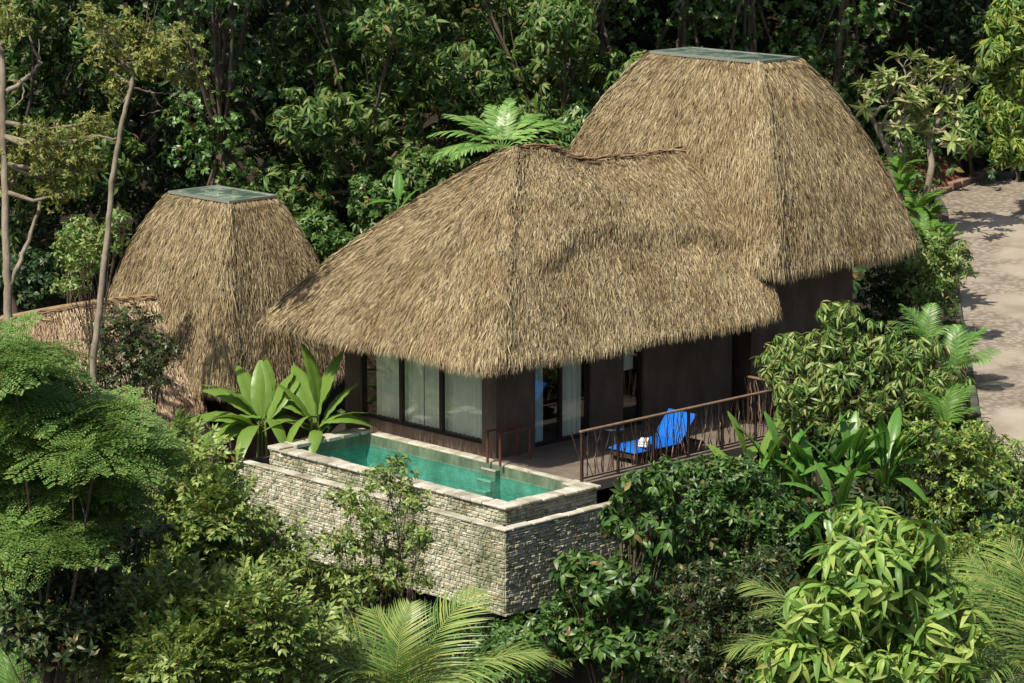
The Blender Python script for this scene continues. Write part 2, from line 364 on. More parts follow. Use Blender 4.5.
# pavilion roof surface
def pav_surface(u, v):
    u = np.asarray(u, float) % 1; v = np.asarray(v, float)
    g, hh = bez(v, (.58, .56))
    eave = 2.12
    x0 = 5.05+(1.15-5.05)*g; x1 = 10.6+(9.45-10.6)*g**1.4; y0 = 4.95+(1.6-4.95)*g; y1 = 5.05+(8.55-5.05)*g
    x, y = ring(u, x0, x1, y0, y1, .03+.3*v)
    top = 5.62-.45*ss(5.5, 7.2, x)
    z = eave+(top-eave)*hh
    # upper thatch layer ending in an arched step on the terrace side
    on = (np.clip((5.0-y)/.25, 0, 1))*ss(-.03, .06, x-x0-.0)*np.where((u*4) < 1, 1, 0)
    s = np.clip((x-x0)/(x1-x0), 0, 1)
    vc = .66-.2*np.sin(PI*np.clip(s*.95+.02, 0, 1))+.012*np.sin(s*14)+.008*np.sin(s*41)
    step = ss(.08, .3, v)*(1-ss(vc-.02, vc+.09, v))*ss(.03, .22, s)*on
    z = z+step*.12; y = y-step*.08
    z = z+.03*np.sin(x*2.1+y*1.3)*v*(1-v)*3 + .035*np.sin(u*2*PI*9)*v*v
    # the eave dips a little at its corners
    return np.stack([x, y, z], -1)
b = MB(); thatch_roof(pav_surface, b, rng, 1250, hips=((1.0, .009, 4200), (.75, .006, 900), (.248, .004, 2600)), fringe=8500,
                      keep=lambda u, v: ~((u > .27) & (u < .5) & (v > .3)))
roof = b.build('roof', [M['straw'], M['straw_under']], villa)
# ridge cap of dark bundled grass
b = MB(); n = 420
t = rng.random(n); xs = 5.0+t*5.2
zs = 5.66-.45*ss(5.5, 7.2, xs); yo = rng.normal(0, .09, n)
P = np.stack([xs, 5+yo, zs+.03-np.abs(yo)*.5], 1); D = np.stack([np.ones(n), rng.normal(0, .25, n), rng.normal(-.05, .08, n)], 1)*rng.uniform(.2, .45, n)[:, None]
Wv = np.stack([np.zeros(n), np.ones(n), rng.normal(0, .5, n)], 1)*.018
VV = np.stack([P-Wv, P+Wv, P+D+Wv*.4, P+D-Wv*.4], 1).reshape(-1, 3)
b.add(VV, np.arange(n*4).reshape(-1, 4)); b.tube([(x, 5, 5.6-.45*float(ss(5.5, 7.2, x))) for x in np.linspace(5.15, 10.3, 14)], .07, 8)
b.build('ridge_cap', M['straw_dark'], roof)
# tower roof
TX0, TX1, TY0, TY1, TZ = 11.12, 12.4, 3.9, 6.95, 7.0
towS = tower_surface(9.25, 14.2, 1.75, 9.0, 2.95, TX0, TX1, TY0, TY1, TZ, wob=.03)
b = MB(); thatch_roof(towS, b, rng, 1050, hips=((1.0, .008, 3000), (.25, .006, 700), (.75, .006, 400)), fringe=7000, keep=lambda u, v: (u < .3) | (u > .7))
# trimmed collar under the skylight
trf = b.build('tower_roof', [M['straw'], M['straw_under']], villa)
skylight(trf, TX0, TX1, TY0, TY1, TZ+.04)
# walls: pavilion with window and door openings
def wall_run(b, axis, fixed, thick, a0, a1, z0, z1, openings):
    """axis 'x' or 'y': a wall along that axis; openings = (from, to, sill, head)"""
    def put(p, q, lo, hi):
        if q-p < 1e-3 or hi-lo < 1e-3: return
        if axis == 'x': b.box((p, fixed, lo), (q, fixed+thick, hi))
        else: b.box((fixed, p, lo), (fixed+thick, q, hi))
    cur = a0
    for o in sorted(openings):
        put(cur, o[0], z0, z1); put(o[0], o[1], z0, o[2]); put(o[0], o[1], o[3], z1); cur = o[1]
    put(cur, a1, z0, z1)
b = MB()
win = (3.35, 6.95, .2, 2.45)
doors = [(3.62, 5.2, .02, 2.5), (6.12, 6.72, .02, 2.5)]
wall_run(b, 'y', WX, .2, WY+.2, WY2, -.6, 3.0, [win])
wall_run(b, 'x', WY, .2, WX, WXR, -.6, 3.0, doors)
b.box((WX+.2, WY2-.2, -.6), (WXR, WY2, 3.0)); b.box((WXR-.2, WY+.2, -.6), (WXR, WY2-.2, 3.0))
b.box((WX+.2, WY+.2, -.12), (WXR-.2, WY2-.2, .01))
b.box((WX-.03, WY-.03, -.6), (WX+.28, WY-.0, 2.9)); 
b.build('wall', M['plaster'], villa)
b = MB(); b.box((10.0, 2.95, -1.0), (13.3, 8.2, 3.6)); b.box((9.4, 3.6, -.6), (10.0, 7.0, 3.0))
b.build('tower_wall', M['plaster'], villa)
def curtain(b, p, q, z0, z1, amp=.035, per=9, n=60, seed=0):
    r = np.random.default_rng(seed); p = np.array(p, float); q = np.array(q, float); L = np.linalg.norm(q-p); d = (q-p)/L; nn = np.array([-d[1], d[0], 0])
    s = np.linspace(0, 1, n); ph = np.cumsum(r.uniform(.5, 1.5, n)); ph = ph/ph[-1]*L*per*2*PI/1.2
    rows = []
    for zt in np.linspace(0, 1, 6):
        a = amp*(.7+.5*zt*0+.3*r.random(n)); rows.append(np.stack([p[0]+d[0]*L*s+nn[0]*a*np.sin(ph), p[1]+d[1]*L*s+nn[1]*a*np.sin(ph), np.full(n, z1+(z0-z1)*zt)], 1))
    b.grid(rows)
# big window of three panes
ww = MB(); y0, y1, s0, h0 = win; fx = WX+.06
e = [y0, y0+.06, y0+(y1-y0)*.335, y0+(y1-y0)*.335+.09, y0+(y1-y0)*.665, y0+(y1-y0)*.665+.09, y1-.06, y1]
for k in (0, 2, 4, 6): ww.box((fx, e[k], s0), (fx+.08, e[k+1], h0))
for k in (1, 3, 5): ww.box((fx, e[k], s0), (fx+.08, e[k+1], s0+.06)); ww.box((fx, e[k], h0-.06), (fx+.08, e[k+1], h0))
wo = ww.build('window', M['frame'], villa); wo['label'] = 'wide three-pane window facing the pool'
for k in (1, 3, 5):
    g = MB(); g.box((fx+.035, e[k], s0+.06), (fx+.045, e[k+1], h0-.06)); g.build('pane', M['glass'], wo)
for i, (c0, c1) in enumerate(((y0+.02, e[2]+.12), (e[3]-.1, e[3]+.63), (e[3]+.65, e[4]+.12), (e[5]-.1, y1-.2))):
    c = MB(); curtain(c, (fx+.2, c0, 0), (fx+.2, c1, 0), s0+.03, h0, seed=i); c.build('curtain', M['curtain'], wo, True)
for i, (d0, d1, z0, z1) in enumerate(doors):
    f = MB(); fy = WY+.06
    parts = [(d0, d0+.07), (d1-.07, d1)]+([((d0+d1)/2-.04, (d0+d1)/2+.04)] if i == 0 else [])
    for p, q in parts: f.box((p, fy, z0), (q, fy+.08, z1))
    for p, q in ((d0+.07, (d0+d1)/2-.04), ((d0+d1)/2+.04, d1-.07)) if i == 0 else ((d0+.07, d1-.07),):
        f.box((p, fy, z0), (q, fy+.08, z0+.07)); f.box((p, fy, z1-.07), (q, fy+.08, z1))
    do = f.build('door', M['frame'], villa); do['label'] = 'sliding glass door with curtains at both sides' if i == 0 else 'narrow dark glass door with a short curtain'
    for p, q in ((d0+.07, (d0+d1)/2-.04), ((d0+d1)/2+.04, d1-.07)) if i == 0 else ((d0+.07, d1-.07),):
        g = MB(); g.box((p, fy+.035, z0+.07), (q, fy+.045, z1-.07)); g.build('pane', M['glass'], do)
    for j, (p, q, cz) in enumerate(((d0+.05, d0+.5, .05), (d1-.55, d1-.05, .05)) if i == 0 else ((d0+.08, d1-.05, 1.15),)):
        c = MB(); curtain(c, (p, fy+.2, 0), (q, fy+.2, 0), cz, z1, .03, seed=i*3+j); c.build('curtain', M['curtain_blue'] if (i, j) == (0, 0) else M['curtain'], do, True)
# terrace floor of the villa
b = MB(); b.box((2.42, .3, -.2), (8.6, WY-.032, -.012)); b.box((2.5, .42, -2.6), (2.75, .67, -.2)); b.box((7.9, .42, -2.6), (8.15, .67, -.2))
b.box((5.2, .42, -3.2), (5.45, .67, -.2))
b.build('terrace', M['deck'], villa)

# ------------------------------------------------------------------ second villa (left, lower on the slope)
v2 = thing('villa', 'thatched villa half hidden behind the slim pale tree at the left', 'villa', group=None)
LX0, LX1, LY0, LY1, LZ = 4.3, 5.6, 13.25, 15.35, 3.72
S2 = tower_surface(2.9, 6.95, 11.85, 17.0, -.2, LX0, LX1, LY0, LY1, LZ, wob=.03)
b = MB(); thatch_roof(S2, b, rng, 1050, hips=((1.0, .006, 700), (.75, .006, 300)), fringe=5000, keep=lambda u, v: (u < .3) | (u > .7))
t2 = b.build('tower_roof', [M['straw'], M['straw_under']], v2); skylight(t2, LX0, LX1, LY0, LY1, LZ+.04)
def low_surface(u, v):
    u = np.asarray(u, float) % 1; v = np.asarray(v, float); g, hh = bez(v, (.55, .55))
    x0 = -1.55+(-4.2+1.55)*g; x1 = 3.9+(2.7-3.9)*g; y0 = 14.75+(11.4-14.75)*g; y1 = 14.85+(18-14.85)*g
    x, y = ring(u, x0, x1, y0, y1, .03+.5*v)
    top = 1.5+.1*np.sin((x+1.5)*.55); z = -2.1+(top+2.1)*hh+.03*np.sin(u*2*PI*9)*v
    return np.stack([x, y, z], -1)
b = MB(); thatch_roof(low_surface, b, rng, 700, fringe=3000, keep=lambda u, v: (u < .3) | (u > .72))
lr = b.build('roof', [M['straw_pale'], M['straw_under']], v2)
b = MB(); n = 500; xs = rng.uniform(-1.8, 3.6, n); yo = rng.normal(0, .09, n)
P = np.stack([xs, 14.8+yo, 1.57+.1*np.sin((xs+1.5)*.55)-np.abs(yo)*.6], 1); D = np.stack([np.ones(n), rng.normal(0, .3, n), rng.normal(-.05, .15, n)], 1)*rng.uniform(.2, .4, n)[:, None]
Wv = np.stack([np.zeros(n), np.ones(n), rng.normal(0, .5, n)], 1)*.018
b.add(np.stack([P-Wv, P+Wv, P+D+Wv*.4, P+D-Wv*.4], 1).reshape(-1, 3), np.arange(n*4).reshape(-1, 4))
b.tube([(x, 14.8, 1.48+.1*math.sin((x+1.5)*.55)) for x in np.linspace(-1.7, 3.6, 12)], .12, 8)
b.build('ridge_cap', M['straw_dark'], lr)
b = MB(); b.box((3.7, 12.6, -4.4), (6.2, 16.4, .3)); b.box((-2.6, 12.8, -4.9), (3.7, 16.8, -1.6)); b.build('wall', M['plaster'], v2)

# ------------------------------------------------------------------ swimming pool
pool = thing('swimming_pool', 'raised green-tiled plunge pool clad in small grey split stones', 'swimming pool')
PXB, PYE, PXR = 2.3, 6.75, 2.36           # inner back face x, left end y
def stones(b, o, du, n, L, z0, z1, rng, m=0, hmin=.035, hmax=.085, lmin=.045, lmax=.15):
    """dry-laid split stones: courses of little blocks of uneven length and depth; o origin, du direction along, n outward"""
    z = z0; o = np.array(o, float); du = np.array(du, float); n = np.array(n, float)
    while z < z1-.01:
        h = min(rng.uniform(hmin, hmax), z1-z)
        if z1-z-h < .02: h = z1-z
        s = 0.0
        while s < L-.01:
            l = min(rng.uniform(lmin, lmax), L-s)
            if L-s-l < .04: l = L-s
            d = rng.uniform(.006, .034); g = .004
            j = rng.uniform(-.006, .006, 4)
            a = o+du*(s+g)+np.array([0, 0, z+g]); c = o+du*(s+l-g)+np.array([0, 0, z+g]); hh = np.array([0, 0, h-2*g])
            ins = min(.012, l*.15, h*.2); q = du*ins; r = np.array([0, 0, ins])
            V = [a, c, c+hh, a+hh, a+n*(d+j[0])+q+r, c+n*(d+j[1])-q+r, c+hh+n*(d+j[2])-q-r, a+hh+n*(d+j[3])+q-r]
            b.add(V, [[4, 5, 6, 7], [0, 1, 5, 4], [1, 2, 6, 5], [2, 3, 7, 6], [3, 0, 4, 7]], m); s += l
        z += h
# basin: floor, four tiled inner faces with real thickness
b = MB()
b.box((.3, .28, -1.25), (PXB, PYE-.3, -1.12)); b.box((PXB, .28, -1.25), (PXB+.1, PYE-.3, -.052)); b.box((.2, .28, -1.25), (.3, PYE-.3, -.052))
b.box((.2, .18, -1.25), (PXB+.1, .28, -.052)); b.box((.2, PYE-.3, -1.25), (PXB+.1, PYE-.2, -.052))
b.build('basin', M['tile'], pool)
b = MB()
b.box((.02, .02, -.5), (.198, PYE-.02, -.052), 1); b.box((.2, .02, -.5), (2.38, .178, -.052), 1); b.box((.2, PYE-.198, -1.0), (2.38, PYE-.02, -.052), 1)
stones(b, (.02, PYE, 0), (0, -1, 0), (-1, 0, 0), PYE, -.5, -.055, rng)
stones(b, (0, .02, 0), (1, 0, 0), (0, -1, 0), 2.36, -.5, -.055, rng)
b.build('upper_wall', [M['stone'], M['mortar']], pool)
OX = -.36; OY = -.36; OZ = -.29; BZ = -1.93; OYE = 7.35; OXE = 2.75
b = MB()
b.box((OX+.02, OY+.02, BZ), (OX+.17, OYE, OZ-.04), 1); b.box((OX+.17, OY+.02, BZ), (OXE, OY+.17, OZ-.04), 1)
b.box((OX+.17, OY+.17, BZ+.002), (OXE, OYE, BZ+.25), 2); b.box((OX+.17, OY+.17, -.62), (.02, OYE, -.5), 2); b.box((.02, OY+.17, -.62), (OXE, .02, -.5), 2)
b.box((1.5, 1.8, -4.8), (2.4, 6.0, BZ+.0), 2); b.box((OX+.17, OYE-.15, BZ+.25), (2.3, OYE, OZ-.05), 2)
stones(b, (OX+.02, OYE, 0), (0, -1, 0), (-1, 0, 0), OYE-OY-.02, BZ, OZ-.045, rng)
stones(b, (OX+.0, OY+.02, 0), (1, 0, 0), (0, -1, 0), OXE-OX, BZ, OZ-.045, rng)
b.build('outer_wall', [M['stone'], M['mortar'], M['soffit']], pool)
def slabs(b, o, du, dn, L, w, z, th, rng, lmin, lmax, gap=.012, jit=.012):
    o = np.array(o, float); du = np.array(du, float); dn = np.array(dn, float); s = 0
    while s < L-.01:
        l = min(rng.uniform(lmin, lmax), L-s)
        if L-s-l < .12: l = L-s
        w2 = w+rng.uniform(-jit, jit)*2; zz = z+rng.uniform(-jit, jit)*.6; k = rng.uniform(-jit, jit)
        a = o+du*(s+gap/2)+dn*k; c = o+du*(s+l-gap/2)+dn*k
        e = [0, 0, -th]; t = [0, 0, zz-z]
        V = [a+e, c+e, c+dn*w2+e, a+dn*w2+e, a+t, c+t, c+dn*w2+t, a+dn*w2+t]
        b.add(V, [[3, 2, 1, 0], [4, 5, 6, 7], [0, 1, 5, 4], [1, 2, 6, 5], [2, 3, 7, 6], [3, 0, 4, 7]]); s += l
b = MB()
slabs(b, (-.05, -.05, 0), (0, 1, 0), (1, 0, 0), PYE-.3, .36, 0, .05, rng, .2, .4)
slabs(b, (.33, -.05, 0), (1, 0, 0), (0, 1, 0), 2.1, .34, 0, .05, rng, .2, .4)
slabs(b, (-.05, PYE-.34, .03), (1, 0, 0), (0, 1, 0), 2.45, .38, .03, .08, rng, .38, .5, .06)
slabs(b, (2.3, .3, -.02), (0, 1, 0), (1, 0, 0), PYE-.66, .24, -.02, .05, rng, .5, .9, .006, .004)
slabs(b, (2.05, .3, 0), (1, 0, 0), (0, 1, 0), .38, .3, .012, .05, rng, .5, .6)
slabs(b, (OX-.02, OY-.02, OZ), (0, 1, 0), (1, 0, 0), OYE-OY, .19, OZ, .045, rng, .3, .6, .006, .008)
slabs(b, (OX+.18, OY-.02, OZ), (1, 0, 0), (0, 1, 0), OXE-OX-.18, .19, OZ, .045, rng, .3, .6, .006, .008)
bevel(b.build('coping', M['coping'], pool), .012, 1)
gx = np.linspace(.31, PXB-.01, 3); gy = np.linspace(.29, PYE-.31, 3)
b = MB(); b.grid(np.stack(np.meshgrid(gx, gy, indexing='ij')+[np.full((3, 3), -.27)], -1)[:, ::-1]); b.build('water', M['water'], pool)
b = MB()
for k in range(5):
    z = -.12-.19*k; b.box((PXB-.13*(k+1), 2.55+.002*k, -1.12), (PXB-.13*k-.003, 2.93-.002*k, z-.015)); b.box((PXB-.13*(k+1)-.012, 2.54, z-.03), (PXB-.13*(k+1)+.012, 2.94, z+.004), 1)
b.build('step', [M['tile'], M['coping']], pool)
# timber handrails over the pool edge
for k, yy in enumerate((2.8, 2.45)):
    r = thing('pool_handrail', ('dark red timber handrail at the pool steps, beside the wall corner', 'dark red timber handrail at the pool steps, nearer the terrace railing')[k], 'handrail', (2.2, yy, 0), 0, 'pair of timber handrails at the pool steps')
    for x0 in (0, .8):
        b = MB(); b.tube([(x0, 0, -.02), (x0, 0, .6)], .026, 8); b.build('post', M['wood_red'], r)
    b = MB(); b.tube([(-.04, 0, .61), (.84, 0, .61)], .024, 8); b.build('rail', M['wood_red'], r)

# ------------------------------------------------------------------ railings of sticks
def railing(label, p, q, npost, seed, z=0, h=.98):
    p = np.array(p, float); q = np.array(q, float); L = np.linalg.norm(q-p); ang = math.atan2(q[1]-p[1], q[0]-p[0])
    o = thing('railing', label, 'railing', (*p, z), ang); r = np.random.default_rng(seed)
    for i in range(npost):
        x = L*i/(npost-1); b = MB(); b.box((x-.026, -.026, -.25), (x+.026, .026, h-.03)); bevel(b.build('post', M['wood_dark'], o), .008)
    b = MB(); b.box((-.05, -.042, h-.028), (L+.05, .042, h+.01)); bevel(b.build('handrail', M['rail'], o), .012)
    b = MB(); b.box((.027, -.012, .05), (L-.027, .012, .075)); b.build('bottom_rail', M['wood_dark'], o)
    b = MB(); n = int(L*14)
    for i in range(n):
        x = L*(i+.5)/n+r.normal(0, .02); lean = r.normal(0, .11); k = 7; t = np.linspace(0, 1, k)
        pts = np.stack([x+lean*t+np.cumsum(r.normal(0, .02, k)), r.normal(0, .012, k), .09+t*(h-.12)], 1)
        b.tube(pts, np.linspace(.011, .006, k)*r.uniform(.7, 1.3), 5)
        if r.random() < .55:
            j = r.integers(2, 5); d = r.choice([-1, 1]); b.tube([pts[j], pts[j]+[d*.04, 0, .12], [pts[j][0]+d*.07, 0, min(h-.04, pts[j][2]+.35)]], [.006, .005, .004], 4)
    b.build('branch_infill', M['twig'], o)
    return o
railing('long brown railing of crooked sticks along the terrace edge', (2.36, .4), (8.25, .4), 7, 3)
e0 = atz(800, 386, 1.0); e1 = atz(764, 376.5, 1.0)
railing('short stick railing turning towards the camera at the far terrace end, among banana leaves', (8.42, 1.6), (8.42, -.1), 3, 5)

# ------------------------------------------------------------------ lounger, towel, table
lg = thing('sun_lounger', 'blue cushioned sun lounger with raised back on the shaded terrace', 'sun lounger', (4.05, .62, -.1))
b = MB(); b.box((0, 0, .2), (1.95, .06, .28)); b.box((0, .62, .2), (1.95, .68, .28)); b.box((0, .06, .2), (.06, .62, .28)); b.box((1.89, .06, .2), (1.95, .62, .28))
for k in range(8): b.box((.14+.21*k, .06, .235), (.24+.21*k, .62, .262))
bevel(b.build('frame', M['wood_dark'], lg), .008)
for x in (.06, 1.8):
    for y in (.004, .6):
        b = MB(); b.box((x, y, .085), (x+.09, y+.075, .199)); bevel(b.build('leg', M['wood_dark'], lg), .008)
def cushion(L, W, T, nx=14, ny=8):
    x = np.linspace(0, 1, nx); y = np.linspace(0, 1, ny); Xg, Yg = np.meshgrid(x, y, indexing='ij')
    ed = np.minimum(np.minimum(Xg, 1-Xg)*L, np.minimum(Yg, 1-Yg)*W); puff = 1-np.exp(-ed/.035)
    seam = 1-.22*np.exp(-((Xg*4) % 1-.5)**2/.003)
    top = np.stack([Xg*L, Yg*W, T*(.45+.55*puff*seam)], -1); bot = np.stack([Xg*L, Yg*W, T*(.35-.35*puff)], -1)
    b = MB(); b.grid(top[:, ::-1]); b.grid(bot)
    for s in (np.s_[0, :], np.s_[-1, :], np.s_[:, 0], np.s_[:, -1]): b.grid(np.stack([top[s], bot[s]]))
    return b
m = cushion(1.28, .72, .13).build('mattress', M['blue'], lg, True); m.location = (-.03, -.02, .285)
m = cushion(.7, .74, .12).build('backrest', M['blue'], lg, True); m.location = (1.27, -.02, .3); m.rotation_euler = (0, -math.radians(48), 0)
tw = thing('towel', 'small folded white towel on the blue lounger seat', 'towel', (4.4, .72, .315))
b = MB()
for k in range(3): b.box((-.15+.006*k, -.1+.005*k, .045*k), (.15-.008*k, .1-.004*k, .045*k+.046), rz=.05*k)
bevel(b.build('cloth', M['white_cloth'], tw), .018, 3); tw.rotation_euler = (0, 0, .5)
tb = thing('side_table', 'small round metal side table behind the blue lounger', 'side table', (4.6, 1.75, 0))
b = MB(); b.tube([(0, 0, .46), (0, 0, .49)], .22, 24); b.build('table_top', M['metal'], tb)
for k in range(3):
    b = MB(); a = k*2.094; b.tube([(.05*math.cos(a), .05*math.sin(a), .46), (.17*math.cos(a), .17*math.sin(a), -.01)], .014, 6); b.build('leg', M['metal'], tb)

# ------------------------------------------------------------------ ground, road, kerb
rr = np.linspace(-90, 90, 121); dd = np.concatenate([np.linspace(8, 110, 120), np.linspace(113, 400, 40)])
Rg, Dg = np.meshgrid(rr, dd); Xg = CAM[0]+RT[0]*Rg+FH[0]*Dg; Yg = CAM[1]+RT[1]*Rg+FH[1]*Dg
b = MB(); b.grid(np.stack([Xg, Yg, terrain(Xg, Yg)+.25*np.sin(Xg*.9)*np.sin(Yg*1.1)*np.clip((Dg-88)/8, 0, 1)-.06], -1)); g = b.build('ground', M['soil'], None, True); tag(g, kind='structure')
def road_z(x, y): return terrain(x, y)+.03
left = [atz(1010, 520, -1.3), atz(985, 450, 0), atz(975, 390, .2), atz(962, 330, .4), atz(955, 270, .75), atz(946, 215, 1.35), atz(938, 193, 1.7)]
left = np.array(left)
tt = np.linspace(0, len(left)-1, 60); lx = np.interp(tt, range(len(left)), left[:, 0]); ly = np.interp(tt, range(len(left)), left[:, 1])
wd = np.linspace(0, 7.5, 12); G = np.zeros((60, 12, 3))
for j, w in enumerate(wd):
    tb = ss(25, 59, np.arange(60))*w*1.55
    G[:, j, 0] = lx+RT[0]*w+FH[0]*tb; G[:, j, 1] = ly+RT[1]*w+FH[1]*tb; G[:, j, 2] = road_z(G[:, j, 0], G[:, j, 1])
b = MB(); b.grid(G); tag(b.build('road', M['road'], None, True), kind='structure')
b = MB(); K = np.zeros((60, 4, 3))
for j, (w, h) in enumerate(((-.16, -.1), (-.16, .1), (-.01, .1), (-.01, -.1))):
    K[:, j, 0] = lx+RT[0]*w; K[:, j, 1] = ly+RT[1]*w; K[:, j, 2] = road_z(K[:, j, 0], K[:, j, 1])+h
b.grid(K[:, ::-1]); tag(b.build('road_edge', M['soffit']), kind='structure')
# kerb of brick at the far end of the road, red bank behind
f0 = np.array([lx[-1], ly[-1]]); b = MB()
KD = RT[:2]*.542+FH[:2]*.84; KN = np.array([-KD[1], KD[0]])
for k in range(15):
    p = f0+KD*(-.5+k*.62)+KN*(.16+.03*math.sin(k*3.1)); z = float(terrain(p[0], p[1])); b.box((p[0]-.29, p[1]-.12, z-.3), (p[0]+.29, p[1]+.12, z+.2+.045*math.sin(k*2.3)), rz=math.atan2(KD[1], KD[0])+.05*math.sin(k*4.7))
tag(bevel(b.build('kerb', M['kerb']), .03), kind='structure')
b = MB(); k = 14; q = 8; G = np.zeros((k, q, 3)); r2 = np.random.default_rng(4)
for i in range(k):
    for j in range(q):
        t = i/(k-1); s = j/(q-1); p = f0+KD*(-.3+t*4.2)+KN*(.45+s*1.7)
        G[i, j] = (p[0]+r2.normal(0, .06), p[1]+r2.normal(0, .06), float(terrain(p[0], p[1]))-.05+.9*math.sin(s*PI*.5)*math.sin(PI*min(1, max(0, t)))**.6+r2.normal(0, .07))
b.grid(G); tag(b.build('earth_bank', M['red_earth'], None, True), kind='structure')

# ------------------------------------------------------------------ foliage engine
def leafT(L=.2, W=.06, droop=.25, fold=.25):
    V = np.array([[0, 0, 0], [.5*L, W/2, fold*W*.5-droop*L*.22], [.5*L, 0, -droop*L*.22], [.5*L, -W/2, fold*W*.5-droop*L*.22], [L, 0, -droop*L]])
    return V, np.array([[0, 2, 1], [0, 3, 2], [1, 2, 4], [2, 3, 4]])
def leafS(L=.2, W=.06, droop=.25, fold=.25, n=4):
    V = [[0, 0, 0]]; F = []
    for i in range(1, n):
        t = i/n; w = W/2*math.sin(PI*t**.85)**.85; z = -droop*L*t*t
        V += [[L*t, w, z+fold*w], [L*t*1.02, 0, z], [L*t, -w, z+fold*w]]
    V.append([L, 0, -droop*L]); e = len(V)-1
    F += [[0, 2, 1], [0, 3, 2]]
    for i in range(n-2):
        a = 1+3*i; F += [[a, a+1, a+4], [a, a+4, a+3], [a+1, a+2, a+5], [a+1, a+5, a+4]]
    a = 1+3*(n-2); F += [[a, a+1, e], [a+1, a+2, e]]
    return np.array(V), np.array(F)
def leafD(L=.1, W=.05, fold=.2):
    return np.array([[0, 0, 0], [.5*L, W/2, fold*W], [L, 0, 0], [.5*L, -W/2, fold*W]]), np.array([[0, 3, 2], [0, 2, 1]])
def rotm(yaw, pitch, roll=0):
    cy, sy, cp, sp, cr, sr = math.cos(yaw), math.sin(yaw), math.cos(pitch), math.sin(pitch), math.cos(roll), math.sin(roll)
    Z = np.array([[cy, -sy, 0], [sy, cy, 0], [0, 0, 1]]); Y = np.array([[cp, 0, -sp], [0, 1, 0], [sp, 0, cp]]); X = np.array([[1, 0, 0], [0, cr, -sr], [0, sr, cr]])
    return Z@Y@X
def join(parts):
    V = []; F = []; n = 0
    for v, f in parts: V.append(v); F.append(f+n); n += len(v)
    return np.concatenate(V), np.concatenate(F)
def whorl(r, k, L, W, e0, e1, droop=.35, fold=.25, n=0):
    out = []
    for i in range(k):
        l = L*r.uniform(.7, 1.15); v, f = leafS(l, W*r.uniform(.8, 1.15), droop*r.uniform(.6, 1.4), fold, n) if n else leafT(l, W*r.uniform(.8, 1.15), droop*r.uniform(.6, 1.4), fold)
        out.append((v@rotm(2*PI*i/k+r.normal(0, .3), r.uniform(e0, e1), r.normal(0, .3)).T+np.array([0, 0, r.uniform(-.1, .1)*L]), f))
    return join(out)
def sprig(r, pairs, rl, L, W, rise=.2, droop=.3):
    """compound leaf: leaflets in pairs on a drooping stalk"""
    out = []
    for i in range(pairs):
        t = (i+1)/pairs; x = rl*t; z = rise*rl*t-droop*rl*t*t
        for s in (-1, 1):
            v, f = leafT(L*r.uniform(.8, 1.15)*(1-.25*abs(t-.5)), W, .3, .25)
            out.append((v@rotm(s*r.uniform(.75, 1.1), r.uniform(-.35, .15), r.normal(0, .25)).T+np.array([x, 0, z]), f))
    v, f = leafT(L, W, .3, .25); out.append((v+np.array([rl, 0, rise*rl-droop*rl]), f))
    return join(out)
def fan(r, stalks, *a, **k):
    out = []
    for i in range(stalks):
        v, f = sprig(r, *a, **k); out.append((v@rotm(2*PI*i/stalks+r.normal(0, .4), r.uniform(-.1, .5)).T, f))
    return join(out)
def feather(r, rl=.5, pairs=9, pl=.2):
    out = []
    for i in range(pairs):
        t = (i+.7)/pairs; x = rl*t; z = .1*rl*t-.25*rl*t*t; w = pl*(.35+.65*math.sin(PI*min(1, t*.85+.15)))
        for s in (-1, 1):
            R = rotm(s*1.1, r.uniform(-.15, .1)); n = 6
            for j in range(n):
                q = (j+1)/n*w
                for s2 in (-1, 1):
                    v, f = leafD(.05, .02, .1); out.append(((v@rotm(s2*1.0, r.uniform(-.2, .1)).T+np.array([q, 0, -.15*q*q/w]))@R.T+np.array([x, 0, z]), f))
    return join(out)
def frames(N, r, up=.3, jit=.3):
    Z = N*(1-up)+np.array([0, 0, 1.])*up+r.normal(0, jit, N.shape); Z /= np.linalg.norm(Z, axis=1)[:, None]+1e-9
    A = r.normal(0, 1, N.shape); X = A-(A*Z).sum(1)[:, None]*Z; X /= np.linalg.norm(X, axis=1)[:, None]+1e-9
    return np.stack([X, np.cross(Z, X), Z], -1)
def outframes(N, r, up=.3, jit=.3):
    """local X points outward along N (for sprigs), Z roughly up"""
    X = N+np.array([0, 0, up])+r.normal(0, jit, N.shape); X /= np.linalg.norm(X, axis=1)[:, None]+1e-9
    Y = np.cross(np.array([0, 0, 1.]), X)+r.normal(0, .15, N.shape); Y -= (Y*X).sum(1)[:, None]*X; Y /= np.linalg.norm(Y, axis=1)[:, None]+1e-9
    return np.stack([X, Y, np.cross(X, Y)], -1)
def scatter(mb, tmpls, P, R, r, s0=.8, s1=1.2, m=0):
    k = r.integers(0, len(tmpls), len(P)); s = r.uniform(s0, s1, len(P))
    for i, (v, f) in enumerate(tmpls):
        w = np.where(k == i)[0]
        if not len(w): continue
        V = np.einsum('nij,kj->nki', R[w]*s[w][:, None, None], v)+P[w][:, None]
        F = f[None]+(np.arange(len(w))*len(v))[:, None, None]
        mb.add(V.reshape(-1, 3), F.reshape(-1, f.shape[1]), m)
